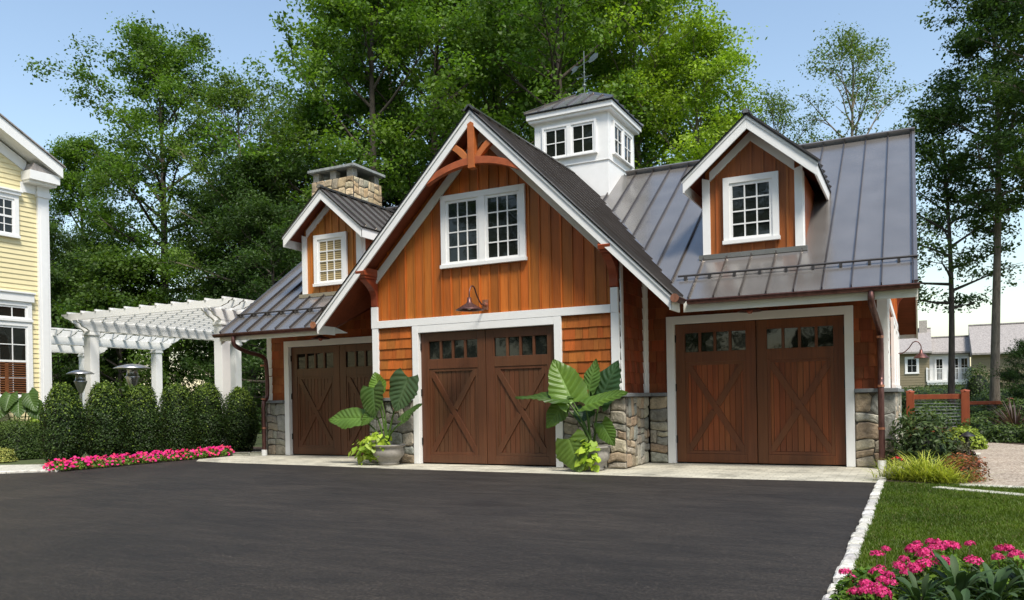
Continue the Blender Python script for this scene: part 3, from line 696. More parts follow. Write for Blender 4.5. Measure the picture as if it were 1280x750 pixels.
# --- doors
def door(x0, yw, cen, redness):
    W = 3.008 - 2 * CW
    mb = MB(front(yw)); cs = .06
    mb.w(x0, x0 + CW, 0, DH, -.06, cs); mb.w(x0 + CW + W, x0 + 2 * CW + W, 0, DH, -.06, cs); mb.w(x0 + CW, x0 + CW + W, DH - CW, DH, -.06, cs - .001)
    mb.build('door_casing', m_white if cen else m_cream if False else m_white, garage, bevel=.004)
    for k in (0, 1):
        a = x0 + CW + k * W / 2 + .006; b = a + W / 2 - .012; zb, zt = .02, DH - CW - .01; yd = -.075
        base = BRN if not redness else (.145, .044, .013)
        mb = MB(front(yw)); st = .165; c = lambda v=.05: tone(base, v, .06)
        mb.w(a + .02, b - .02, zb + .03, zt - .03, yd - .01, yd, 0, tuple(q * .6 for q in base))
        mb.w(a, a + st, zb, zt, yd, yd + .045, 0, c()); mb.w(b - st, b, zb, zt, yd, yd + .045, 0, c())
        mb.w(a + st, b - st, zb, .17, yd, yd + .0445, 0, c()); mb.w(a + st, b - st, 1.745, 1.925, yd, yd + .0445, 0, c()); mb.w(a + st, b - st, 2.255, zt, yd, yd + .0445, 0, c())
        n = 11; pw = (b - a - 2 * st) / n
        for i in range(n):
            u = a + st + i * pw; mb.w(u + .003, u + pw - .003, .17, 1.745, yd, yd + .014, 0, tone(base if not redness else (.215, .055, .013), .08 if not redness else .28, .1))
        gw = (b - a - 2 * st)
        for i in range(1, 4):
            u = a + st + gw * i / 4; mb.w(u - .022, u + .022, 1.925, 2.255, yd, yd + .04, 0, c())
        leaf = mb.build('door_leaf', m_door, garage, bevel=.004)
        mb = MB(front(yw))
        # inner frame of the panel and the crossed braces
        u0, u1, zz0, zz1 = a + st, b - st, .17, 1.745
        fr_ = .05
        mb.w(u0, u0 + fr_, zz0, zz1, yd + .014, yd + .034, 0, c()); mb.w(u1 - fr_, u1, zz0, zz1, yd + .014, yd + .034, 0, c())
        mb.w(u0 + fr_, u1 - fr_, zz0, zz0 + fr_, yd + .014, yd + .0335, 0, c()); mb.w(u0 + fr_, u1 - fr_, zz1 - fr_, zz1, yd + .014, yd + .0335, 0, c())
        q0, q1, r0, r1 = u0 + fr_, u1 - fr_, zz0 + fr_, zz1 - fr_; h = .055
        dx, dz = q1 - q0, r1 - r0; L = math.hypot(dx, dz); ox, oz = dx / L * h * 2, dz / L * h * 2
        mb.wprism([(q0, r1), (q0, r1 - oz), (q1 - ox, r0), (q1, r0), (q1, r0 + oz), (q0 + ox, r1)], yd + .013, yd + .036, 0, c())
        # the other brace is cut in two where it meets the first
        mx, mz = (q0 + q1) / 2, (r0 + r1) / 2; e = .062
        tx, tz = dx / L, dz / L
        for s in (0, 1):
            if s == 0:
                A1 = (mx - tx * e * 1.0 - tz * h * .98, mz - tz * e + tx * h * .98); A2 = (mx - tx * e + tz * h * .98, mz - tz * e - tx * h * .98)
                mb.wprism([(q0, r0), (q0 + ox, r0), A2, A1, (q0, r0 + oz)], yd + .013, yd + .036, 0, c())
            else:
                A1 = (mx + tx * e - tz * h * .98, mz + tz * e + tx * h * .98); A2 = (mx + tx * e + tz * h * .98, mz + tz * e - tx * h * .98)
                mb.wprism([(q1, r1), (q1 - ox, r1), A1, A2, (q1, r1 - oz)], yd + .013, yd + .036, 0, c())
        mb.build('cross_brace', m_door, leaf, recalc=True, bevel=.003)
        mb = MB(front(yw)); mb.w(a + st + .002, b - st - .002, 1.927, 2.253, yd - .005, yd + .008); mb.build('window', m_glass, leaf)
        mb = MB(front(yw)); hx = a - .004 if k == 0 else b + .004
        for z in (.35, 1.25, 2.1): mb.w(hx - .018, hx + .018, z, z + .13, yd + .03, yd + .062)
        mb.parts('hinge', m_black, leaf)
door(DX0, 0, True, False); door(RX0, YW, False, True); door(LX0, YW, False, False)

# --- dormers
def dormer(cx, yd, base, trim, pane, redtone):
    hw = .806; z0 = zmain(yd) ; zc = 4.82; ap = 5.72; hs = 1.057; ov = .361; s = .863; yf = yd - ov
    zt = lambda x: ap - s * abs(x - cx)
    yv = lambda z: YE + (z - ZE) / SL
    mb = MB(front(yd))
    mb.wprism([(cx - hw + .02, z0 - .1), (cx + hw - .02, z0 - .1), (cx + hw - .02, zt(cx + hw) - .1), (cx, ap - .1), (cx - hw + .02, zt(cx - hw) - .1)], -.06, 0, 0, (.1, .03, .01))
    n = 8; p = (2 * hw - .1) / n; u = cx - hw + .05
    for i in range(n):
        a, b = u + i * p, u + (i + 1) * p - .004; c = tone(base, .12, .08)
        mb.wprism([(a, z0 + .02), (b, z0 + .02), (b, zt(b) - .12), (a, zt(a) - .12)], 0, .016, 0, c)
        if i: mb.wprism([(a - .02, z0 + .02), (a + .016, z0 + .02), (a + .016, zt(a + .016) - .12), (a - .02, zt(a - .02) - .12)], .016, .034, 0, tone(base, .12, .08))
    for sd in (-1, 1):
        mb.fr = right(cx + sd * (hw - .02)) if sd > 0 else left_(cx + sd * (hw - .02))
        y1 = yv(zc - .05); mb.wprism([(yd, z0 - .05), (yd, zc - .1), (y1, zc - .1)], -.04, 0.0, 0, (.1, .03, .01))
        m_ = 8
        for i in range(m_):
            a, b = yd + .1 + (y1 - yd - .1) * i / m_, yd + .1 + (y1 - yd - .1) * (i + 1) / m_ - .006
            if zmain(a) < zc - .15: mb.wprism([(a, zmain(a) - .03), (b, min(zmain(b) - .03, zc)), (b, zc - .06), (a, zc - .06)], 0, .02, 0, tone((.3, .08, .02), .12))
    dm = mb.build('dormer', m_cedar, garage, recalc=True)
    mb = MB(front(yd))
    for sd in (-1, 1):
        a, b = cx + sd * hw, cx + sd * (hw - .125); q0 = z0 - .02
        f = lambda x, o: ap - .20 - o - s * abs(x - cx)
        mb.wprism([(a, q0), (b, q0), (b, f(b, .13)), (a, f(a, -.02))], 0., .055)
        mb.wprism([(b, f(b, .0)), (cx, f(cx, .0)), (cx, f(cx, .155)), (b, f(b, .155))], 0., .054)
        mb.fr = right(cx + sd * (hw)) if sd > 0 else left_(cx + sd * hw)
        mb.w(yd, yd + .09, z0 + .02, zc - .06, -.02, .012); mb.fr = front(yd)
    for sd in (-1, 1):                                        # rake boards and side fascias
        x1 = cx + sd * hs; zz = lambda x: ap - .022 - s * abs(x - cx)
        mb.wprism([(cx, zz(cx)), (x1, zz(x1)), (x1, zz(x1) - .225), (cx, zz(cx) - .225)], ov - .03, ov)
        mb.wprism([(cx, zz(cx)), (x1 + sd * .015, zz(x1)), (x1 + sd * .015, zz(x1) - .06), (cx, zz(cx) - .06)], ov, ov + .016)
        ye_ = yv(zz(x1) - .1) + .12
        mb.box(min(x1, x1 - sd * .03), max(x1, x1 - sd * .03), yf + .002, ye_, zz(x1) - .22, zz(x1) - .02)
    mb.build('dormer_trim', trim, dm, recalc=True, bevel=.003)
    for sd in (-1, 1):
        x1 = cx + sd * (hs + .02); zl = ap - s * (hs + .02)
        pts = [(cx, yf - .03, ap), (cx, yv(ap) + .0, ap), (x1, yv(zl), zl), (x1, yf - .03, zl)]
        rf, sm_ = roof('dormer_roof', pts, .1, 'X', .36, par=dm, seam_off=.14, lim=(cx - hs + .035, cx + hs - .035, yf + .032, 99))
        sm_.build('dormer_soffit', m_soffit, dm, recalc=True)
    mb = MB(); mb.obar((cx, yf - .05, ap + .012), (cx, yv(ap), ap + .012), .12, .04, c=(.4, .4, .4)); mb.box(cx - .04, cx + .04, yf - .06, yf + .06, ap - .01, ap + .055)
    mb.box(cx - hw - .06, cx + hw + .06, yd - .10, yd - .0, z0 - .06, z0 + .02)
    mb.parts('dormer_flashing', m_roof, dm)
    window('dormer_window', dm, front(yd), cx - .452, cx + .438, 3.685, 4.795, 1, 3, 4, .1, one=True, pane_mat=pane, depth=.034)
    if redtone is not None: tag(dm, redtone)
    return dm
def blinds_glass():
    m, t, p = M('blinds_behind_glass'); tc = coords(t, (1, 1, 1)); wv = t.nodes.new('ShaderNodeTexWave'); wv.bands_direction = 'Z'
    wv.inputs['Scale'].default_value = 7; wv.inputs['Distortion'].default_value = .3; t.links.new(tc, wv.inputs[0])
    t.links.new(ramp(t, wv.outputs['Fac'], [(.2, (.10, .075, .04)), (.6, (.46, .36, .19))]), p.inputs['Base Color']); p.inputs['Roughness'].default_value = .08; return m
dormer(5.945, 1.191, (.34, .10, .022), m_white, m_glass, 'right dormer with darker red cedar boards and dark window panes')
dormer(-2.866, 1.191, (.46, .155, .026), m_white, blinds_glass(), 'left dormer with orange cedar boards and tan slatted blinds behind its window')

# --- cupola with hip roof and weather vane
cu = MB(); h = .872; zb = 6.35
cu.box(AX - h, AX + h, YR - h, YR + h, 5.2, zb)
cu.box(AX - .895, AX + .895, YR - .895, YR + .895, zb + .0, zb + .02, 0)
cu.box(AX - .885, AX + .885, YR - .885, YR + .885, zb + .02, 7.42, 0)
cupola = cu.build('cupola', m_white, garage, bevel=.004)
mb = MB(); e = 1.027
mb.box(AX - e, AX + e, YR - e, YR + e, 7.46, 7.58); mb.box(AX - e + .04, AX + e - .04, YR - e + .04, YR + e - .04, 7.40, 7.46)
for i in (0, 1, 2, 3):
    pass
mb.parts('cupola_cornice', m_white, cupola, bevel=.005)
mb = MB(); e2 = 1.06; ap = 8.16; rr_ = .16
C4 = [(AX - e2, YR - e2, 7.583), (AX + e2, YR - e2, 7.583), (AX + e2, YR + e2, 7.583), (AX - e2, YR + e2, 7.583)]
C5 = [(x, y, 7.61) for x, y, z in C4]; T4 = [(AX - rr_, YR - rr_, ap), (AX + rr_, YR - rr_, ap), (AX + rr_, YR + rr_, ap), (AX - rr_, YR + rr_, ap)]
for q in range(4):
    q2 = (q + 1) % 4
    mb.add([C4[q], C4[q2], C5[q2], C5[q]], [(0, 1, 2, 3)], 0, (.12, .11, .11)); mb.add([C5[q], C5[q2], T4[q2], T4[q]], [(0, 1, 2, 3)], 0)
    a, b, c_, d_ = map(Vector, (C5[q], C5[q2], T4[q2], T4[q])); nn = (b - a).cross(d_ - a).normalized()
    mb.obar(a + nn * .015, d_ + nn * .015, .03, .05, nn, 0, (.8, .8, .8))
    for i in range(1, 6):
        t = i / 6; lo = a.lerp(b, t); x = (t - .5) * 2; k = 1 if abs(x) < rr_ / e2 else (1 - abs(x)) / (1 - rr_ / e2)
        hi = lo + (d_ - a + (b - a) * 0) * 0; mid = (a + b) / 2; topm = (c_ + d_) / 2
        hi = lo + (topm - mid) * k; mb.obar(lo + nn * .018, hi + nn * .018, .016, .036, nn, 0, (.75, .7, .68))
mb.add(T4, [(0, 1, 2, 3)]); mb.lathe([(.001, .09), (.06, .07), (.1, .0), (.16, -.01)], (AX, YR, ap), 12)
mb.build('cupola_roof', m_roof, cupola)
window('cupola_window', cupola, front(YR - .885), AX - .68, AX + .62, 6.52, 7.27, 2, 2, 2, .045, one=True, gapm=.1, munt=.02)
window('cupola_window', cupola, right(AX + .885), YR - .64, YR + .66, 6.52, 7.27, 2, 2, 2, .045, one=True, gapm=.1, munt=.02)
mb = MB(); q = 8.2
mb.tube([(AX, YR, ap), (AX, YR, 9.22)], .012, 8); mb.lathe([(.001, .05), (.045, .02), (.045, -.02), (.001, -.05)], (AX, YR, 8.42), 10)
mb.lathe([(.001, .04), (.03, .0), (.001, -.04)], (AX, YR, 8.72), 10)
for dx, dy in ((1, 0), (0, 1)): mb.tube([(AX - .2 * dx, YR - .2 * dy, 8.62), (AX + .2 * dx, YR + .2 * dy, 8.62)], .008, 6)
mb.build('vane_spindle', m_vane, cupola)
mb = MB(); dv = Vector((.93, -.36, .12)).normalized(); c0 = Vector((AX, YR, 8.93)); up = Vector((0, 0, 1)); mb.tube([c0 - dv * .34, c0 + dv * .36], .01, 6)
def flat(pts, th=.006, m=0):
    sd = dv.cross(up).normalized() * th; P = [c0 + dv * u + up * v + sd for u, v in pts] + [c0 + dv * u + up * v - sd for u, v in pts]; n_ = len(pts)
    mb.add(P, [list(range(n_)), list(range(n_, 2 * n_))[::-1]] + [(i, (i + 1) % n_, n_ + (i + 1) % n_, n_ + i) for i in range(n_)], m)
flat([(.14, -.02), (.2, .06), (.34, .09), (.44, .05), (.42, -.04), (.3, -.07), (.18, -.06)]); flat([(-.16, .0), (-.3, .07), (-.42, .03), (-.36, -.02), (-.42, -.08), (-.26, -.06)])
mb.build('wind_vane_arrow', m_vane, cupola)

# --- chimney on the left end
mb = MB(front(0)); CX0, CX1, CY0, CY1, CZ = -6.25, -4.85, 4.5, 5.72, 7.15
CPAL = [(.52, .42, .25), (.44, .34, .2), (.58, .47, .30), (.40, .33, .22), (.50, .36, .2), (.42, .38, .28)]
mb.fr = front(CY0); stones(mb, CX0, CX1, 0, CZ, 0, 41, .4, CPAL, .035); mb.fr = right(CX1); stones(mb, CY0, CY1, 0, CZ, 0, 42, .36, CPAL, .035)
mb.fr = left_(CX0); stones(mb, CY0, CY1, 0, CZ, 0, 43, .36, CPAL); mb.box(CX0 + .02, CX1 - .02, CY0 + .02, CY1, 0, CZ - .02, 1)
chim = mb.build('chimney', [m_stone, m_mortar], garage)
mb = MB()
for x in (CX0 + .02, (CX0 + CX1) / 2 - .1, CX1 - .24):
    for y in (CY0 + .02, CY1 - .24): mb.box(x, x + .2, y, y + .2, CZ + .003, 7.385, 0, (.34, .32, .27))
mb.parts('chimney_post', m_stone, chim, bevel=.01)
mb = MB(); mb.box(CX0 - .09, CX1 + .09, CY0 - .09, CY1 + .09, 7.388, 7.46, 0, (.30, .32, .31)); mb.build('chimney_cap', m_stone, chim, bevel=.01)
mb = MB(); mb.box(CX0 - .6, CX1 + .3, CY0 - .75, CY0 - .06, .36, .45, 0, (.4, .42, .42)); mb.box(CX0 - .5, CX1 + .2, CY0 - .65, CY0 - .06, 0, .355, 0, (.24, .16, .1)); mb.box(CX0 - .5, CX1 + .25, CY0 - .3, CY0 - .06, 1.12, 1.2, 0, (.25, .26, .26))
mb.parts('hearth_ledge', m_stone, chim, bevel=.01)

# --- lamps
def barn_lamp(name, label, wall, out, side, rad=.24, sc_=1., cat='lamp'):
    """wall: point on wall; out: outward unit vector"""
    t = thing(name, label, cat, wall); W = Vector(wall); o = Vector(out); z = Vector((0, 0, 1)); s = sc_
    sdv = o.cross(z).normalized()
    mb = MB(); P = [W + sdv * a * .055 * s + z * b * .09 * s + o * c * .02 for c in (0, 1) for a, b in ((-1, -1), (1, -1), (1, 1), (-1, 1))]
    mb.add(P, MB.BF); mb.tube([W + o * .02, W + o * .06 * s], .035 * s, 12); mb.build('wall_plate', m_coppernew, t, recalc=True)
    pth = smooth_path([W + o * .03, W + o * .16 * s + z * .0, W + o * .30 * s + z * .12 * s, W + o * .40 * s + z * .26 * s, W + o * .50 * s + z * .27 * s, W + o * .57 * s + z * .17 * s, W + o * .575 * s + z * .06 * s], 6)
    mb = MB(); mb.tube(pth, .013 * s, 8); mb.build('gooseneck_arm', m_copper, t)
    c = W + o * .575 * s; mb = MB(); r = rad
    mb.lathe([(.001, .07 * s), (.035 * s, .07 * s), (.04 * s, -.0), (.06 * s, -.03 * s), (.12 * s, -.065 * s), (r * .75, -.10 * s), (r, -.135 * s), (r + .004, -.145 * s), (r - .012, -.142 * s), (r * .7, -.108 * s), (.06 * s, -.05 * s), (.001, -.045 * s)], c, 28)
    mb.build('lamp_shade', m_copper, t); mb = MB(); mb.lathe([(.001, -.05 * s), (.035 * s, -.07 * s), (.04 * s, -.10 * s), (.03 * s, -.13 * s), (.001, -.14 * s)], c, 12)
    mb.build('bulb', plain('frosted_bulb', (.7, .68, .6), .3), t); return t
barn_lamp('wall_lamp', 'copper gooseneck barn lamp on the cedar boards above the centre garage door', (1.56, -.036, 2.84), (0, -1, 0), 0, .235)
barn_lamp('wall_lamp', 'small gooseneck lamp sticking out from the right side wall of the garage', (XW + .03, 5.6, 1.96), (1, 0, 0), 0, .15, .8)
def ceiling_lamp(x, y, label):
    z = zmain(y) - .125; t = thing('ceiling_lamp', label, 'lamp', (x, y, z), 'barn lamps hanging under the side eaves')
    mb = MB(); mb.tube([(x, y, z), (x, y, 2.62)], .012, 8); mb.build('rod', m_coppernew, t)
    mb = MB(); c = (x, y, 2.56); mb.lathe([(.001, .06), (.03, .06), (.05, .0), (.13, -.03), (.2, -.065), (.19, -.068), (.1, -.03), (.001, -.01)], c, 24); mb.build('lamp_shade', m_copper, t)
    mb = MB(); mb.lathe([(.001, -.01), (.045, -.03), (.05, -.07), (.03, -.1), (.001, -.105)], c, 14); mb.build('glass_globe', plain('amber_glass', (.28, .07, .04), .15), t)
ceiling_lamp(5.985, .62, 'copper lamp hanging under the eave above the right garage door'); ceiling_lamp(-2.75, .62, 'copper lamp hanging under the eave above the left garage door')

# ================================================================== PLANTS
rng = np.random.default_rng(5)
def colmix(n, a, b, rg=rng, p=1.):
    t = rg.uniform(0, 1, (n, 1)) ** p; c = np.array(a) * (1 - t) + np.array(b) * t
    return c * rg.uniform(.8, 1.2, (n, 1))
def tree_geo(seed, H, cb, Rr, nl, leaf, nleaf, tr, crown_rot=0, spread=.75, clump=.85, cols=((.03, .07, .012), (.085, .14, .025)), fork=True, droop=0., sub=5, asp=.62, top=1., bare=0.):
    """returns (trunk MB, leaf array, colours); local coordinates, base at origin"""
    r = random.Random(seed); rg = np.random.default_rng(seed); mb = MB()
    ph = [r.uniform(0, 6.28) for _ in range(3)]
    def trunk(t): return Vector((math.sin(t * 3 + ph[0]) * .022 * H * t, math.sin(t * 2.4 + ph[1]) * .022 * H * t, t * H))
    K = 12; mb.tube([trunk(i / K) for i in range(K + 1)], [tr * (1.25 if i == 0 else 1) * (1 - i / K) ** .8 + .012 for i in range(K + 1)], 9, cap=False)
    cl = []
    for i in range(nl):
        f = (i + r.random() * .8) / nl; t = cb + (1 - cb) * f * .97; a = i * 2.4 + r.uniform(-.5, .5)
        prof = math.sin(math.pi * min(1, (.18 + f * .78)) ** .9) ** .6 if top else 1
        L = Rr * max(.22, prof) * r.uniform(.6, 1.15); el = R(8 + 62 * f ** 1.3 + r.uniform(-8, 8)) - droop
        p0 = trunk(t); dd = Vector((math.cos(a) * math.cos(el), math.sin(a) * math.cos(el), math.sin(el)))
        pts = [p0 + dd * L * s + Vector((r.uniform(-1, 1), r.uniform(-1, 1), r.uniform(-.3, 1) + s * 1.2 * (1 - 2 * droop))) * (.06 * L * s ** .7 if s else 0) for s in (0, .3, .62, 1)]
        br = tr * (1 - t) ** .8 * .55 + .02; mb.tube(pts, [br, br * .7, br * .4, .012], 6, cap=False)
        for k in range(sub):
            s = .35 + .65 * (k + r.random()) / sub; j = min(int(s * 3), 2); q = pts[j].lerp(pts[j + 1], min(1, s * 3 - j))
            a2 = a + r.choice((-1, 1)) * r.uniform(.3, 1.3); e2 = el * .6 + r.uniform(-.35, .6); l2 = L * r.uniform(.18, .42) + .25
            e = q + Vector((math.cos(a2) * math.cos(e2), math.sin(a2) * math.cos(e2), math.sin(e2))) * l2
            mb.tube([q, q.lerp(e, .5) + Vector((0, 0, .05 * l2)), e], [br * .32, br * .2, .008], 4, cap=False)
            cl.append((e, clump * r.uniform(.6, 1.25))); cl.append((q.lerp(e, .45) + Vector((0, 0, .1)), clump * r.uniform(.45, .8)))
        cl.append((pts[-1], clump * r.uniform(.6, 1.1)))
    cl.append((trunk(.99), clump * .8)); cl.append((trunk(.93), clump))
    Ps = []; Ns = []; Cs = []; S = []
    for e, rc in cl:
        if r.random() < bare: continue
        n = int(nleaf * rc * rc / (clump * clump) * r.uniform(.6, 1.3)); e = np.array(e)
        # each clump is itself a few twigs' worth of sprays, so the edge stays ragged
        ns = max(3, int(6 * rc / clump)); sc0 = rg.normal(size=(ns, 3)); sc0 /= np.linalg.norm(sc0, axis=1, keepdims=True); sc0 *= (rc * .75 * rg.uniform(.3, 1, (ns, 1)) ** .6) * np.array([1, 1, .62])
        idx = rg.integers(0, ns, n); o = sc0[idx] + rg.normal(size=(n, 3)) * rc * .27 * np.array([1, 1, .6])
        Ps.append(e + o); nn = rg.normal(size=(n, 3)) * .75 + np.array([0, 0, .85]) + o / rc * .5; Ns.append(nn)
        base = colmix(1, *cols, rg) * rg.uniform(.7, 1.25); Cs.append(base * .7 + colmix(n, *cols, rg) * .36); S.append(leaf * rg.uniform(.6, 1.35, n))
    P = np.concatenate(Ps); V = leaf_quads(rg, P, np.concatenate(Ns), np.concatenate(S), asp); return mb, V, np.concatenate(Cs)
protos = {}
def make_tree(key, name, bark_m, **kw):
    mb, V, C = tree_geo(**kw); e = bpy.data.objects.new(name, None); COL.objects.link(e)
    mb.build('trunk', bark_m, e); quads_mesh('crown', V, C, m_leaf, e); protos[key] = e; return e
make_tree('oakA', 'oak_tree', m_bark2, seed=1, H=17.5, cb=.30, Rr=4.9, nl=32, leaf=.15, nleaf=260, tr=.26, clump=1.0, cols=((.035, .08, .010), (.105, .175, .022)))
make_tree('oakB', 'oak_tree', m_bark2, seed=2, H=18, cb=.2, Rr=4.6, nl=34, leaf=.15, nleaf=260, tr=.24, clump=.98, cols=((.04, .095, .010), (.125, .20, .024)))
make_tree('maple', 'maple_tree', m_bark, seed=3, H=15.5, cb=.18, Rr=4.3, nl=32, leaf=.14, nleaf=250, tr=.2, clump=.95, cols=((.10, .175, .012), (.24, .33, .03)))
make_tree('thin', 'locust_tree', m_bark, seed=4, H=15, cb=.33, Rr=3.2, nl=26, leaf=.12, nleaf=150, tr=.17, clump=.8, bare=.12, cols=((.045, .09, .016), (.115, .175, .03)))
make_tree('airy', 'birch_tree', m_bark, seed=5, H=12, cb=.30, Rr=2.8, nl=26, leaf=.085, nleaf=90, tr=.11, clump=.6, bare=.22, cols=((.05, .09, .02), (.12, .17, .035)))
make_tree('fir', 'hemlock_tree', m_bark2, seed=6, H=9, cb=.06, Rr=2.7, nl=34, leaf=.13, nleaf=180, tr=.15, clump=.75, droop=.25, cols=((.022, .050, .011), (.055, .095, .020)), asp=.4)
make_tree('under', 'understory_tree', m_bark2, seed=8, H=6.5, cb=.08, Rr=2.8, nl=20, leaf=.15, nleaf=190, tr=.09, clump=.85, cols=((.03, .065, .010), (.085, .135, .022)))
first = {}
_kids = None
def plant_tree(key, x, y, s, rz, label, cat='tree', z=0, sz=None):
    global _kids
    p = protos[key]
    if key not in first:
        first[key] = 1; o = p; o.location = (x, y, z); o.rotation_euler = (0, 0, rz); o.scale = (s, s, sz or s); o['label'] = label
    else:
        o = p.copy(); COL.objects.link(o); o.location = (x, y, z); o.rotation_euler = (0, 0, rz); o.scale = (s, s, sz or s); o['label'] = label
        for k in [c for c in ('trunk', 'crown')]:
            src = tree_parts[key][k]; c = src.copy(); COL.objects.link(c); c.parent = o
    o['category'] = cat; o['group'] = 'trees around the property'; return o
tree_parts = {k: {c.name.split('.')[0]: c for c in children_of(e)} for k, e in protos.items()}
CAMV = Vector((8.342, -12.383)); YAW = R(27.007)
def at(px, dep):      # ground position in the photo's direction px at a given depth
    a = (px - 640) / 994.6; X = a * dep; return (8.342 + X * math.cos(YAW) - dep * math.sin(YAW), -12.383 + X * math.sin(YAW) + dep * math.cos(YAW))
TREES = [
 ('oakA', 205, 40, 1.05, .3, 'broad oak with pale trunk rising behind the middle of the white pergola'),
 ('oakB', 110, 42, .80, 2.1, 'lower dark oak just right of the yellow house roof'),
 ('thin', 312, 36, 1.0, 1.0, 'slim half-bare locust tree behind the left garage roof'),
 ('thin', 372, 41, 1.02, 3.2, 'dull olive locust tree directly behind the stone chimney'),
 ('oakB', 476, 39, 1.25, 4.2, 'tall dark oak rising between chimney and main gable'),
 ('oakA', 545, 42, 1.38, 5.2, 'tall oak directly behind the peak of the main gable'),
 ('oakB', 625, 46, 1.45, .8, 'very tall oak left of the cupola, reaching out of the frame'),
 ('oakA', 712, 37, 1.25, 2.5, 'oak whose grey trunk stands up behind the cupola'),
 ('maple', 805, 40, 1.40, .2, 'light yellow-green maple just right of the cupola'),
 ('maple', 868, 37, 1.08, 2.7, 'pale green maple with ragged right edge left of the right dormer'),
 ('oakB', 775, 50, 1.6, 1.9, 'far green oak filling the gap above the cupola'),
 ('maple', 670, 52, 1.6, 4.1, 'far light green maple between two oaks left of the cupola'),
 ('oakA', 500, 50, 1.5, 1.2, 'far oak filling the gap between the oaks left of the gable peak'),
 ('airy', 1072, 40, 1.52, .5, 'thin airy birch with bare twigs above the right end of the ridge'),
 ('airy', 985, 44, 1.38, 2.2, 'small thin birch peeping over the ridge right of the right dormer'),
]
for k, px, dep, s, rz, lb in TREES:
    x, y = at(px, dep); plant_tree(k, x, y, s, rz, lb)
# hemlocks and understory making the dark belt under the tall crowns
BELT = [('fir', 75, 37, 1.0), ('fir', 120, 42, 1.05), ('under', 150, 36, 1.1), ('fir', 268, 39, 1.25), ('fir', 318, 36, 1.3), ('fir', 352, 38, 1.35), ('under', 285, 39, .9),
        ('fir', 400, 44, 1.3), ('fir', 450, 46, 1.45), ('under', 62, 40, 1.05), ('fir', 500, 42, 1.4), ('fir', 560, 46, 1.5), ('fir', 620, 48, 1.5), ('under', 92, 37, 1.0), ('fir', 680, 50, 1.5), ('fir', 345, 33, 1.0),
        ('under', 760, 44, 1.5), ('under', 840, 42, 1.4), ('under', 130, 50, 1.1), ('under', 900, 46, 1.2), ('fir', 30, 44, 1.3)]
places = ['at the far left beside the yellow house', 'second from the yellow house', 'behind the left end of the pergola', 'behind the right pergola post', 'left of the garage roof corner', 'behind the left garage roof', 'low behind the right end of the pergola',
          'left of the chimney, far back', 'behind the chimney', 'low behind the yellow house rake', 'between chimney and gable', 'deep behind the gable peak', 'deep behind the gable roof', 'beside the yellow house corner', 'deep behind the cupola', 'in the gap between pergola and garage',
          'behind the cupola, low', 'behind the ridge between cupola and dormer', 'far behind the left part of the pergola', 'behind the right dormer roof', 'behind the yellow house']
for (k, px, dep, s), pl in zip(BELT, places):
    x, y = at(px, dep); plant_tree(k, x, y, s, px * .37, ('dark drooping hemlock ' if k == 'fir' else 'bushy green understory tree ') + pl)
# right-hand trees
make_tree('tallR', 'oak_tree', m_bark, seed=12, H=17, cb=.42, Rr=2.7, nl=34, leaf=.13, nleaf=180, tr=.165, clump=.72, bare=.1, cols=((.03, .062, .014), (.08, .13, .028)))
make_tree('forkR', 'ash_tree', m_bark2, seed=13, H=11.5, cb=.36, Rr=2.7, nl=22, leaf=.13, nleaf=130, tr=.125, clump=.75, bare=.1, cols=((.03, .064, .014), (.08, .13, .028)))
tree_parts['tallR'] = {c.name.split('.')[0]: c for c in children_of(protos['tallR'])}; tree_parts['forkR'] = {c.name.split('.')[0]: c for c in children_of(protos['forkR'])}
x, y = at(1243, 30); plant_tree('tallR', x, y, 1.0, 2.2, 'tall dark oak with a long bare trunk right of the garage')
x, y = at(1188, 31); plant_tree('forkR', x, y, 1.02, 1.3, 'shorter ash with forked dark trunk beside the right garage corner')
x, y = at(1340, 27); plant_tree('tallR', x, y, 1.05, 5.0, 'oak whose branches reach in at the top right edge')
# trees on the far side of the drive (behind the photographer), seen in the window panes
for i, (x, y, s) in enumerate([(-24, -31, 1.2), (-14, -35, 1.3), (-6, -32, 1.15), (2, -36, 1.35), (10, -33, 1.2), (18, -36, 1.3), (26, -31, 1.2), (33, -24, 1.25)]):
    plant_tree(('oakA', 'oakB', 'oakA')[i % 3], x, y, s, i * 1.3, 'oak across the drive from the garage, ' + ['first', 'second', 'third', 'fourth', 'fifth', 'sixth', 'seventh', 'eighth'][i] + ' in its row from the west')
for i, x in enumerate((-19, -10, -2, 6, 14, 22, 30)):
    plant_tree('under', x, -29 - (i % 2) * 3, 1.2, i * .9, 'understory tree across the drive, ' + ['first', 'second', 'third', 'fourth', 'fifth', 'sixth', 'seventh'][i] + ' in its row from the west')

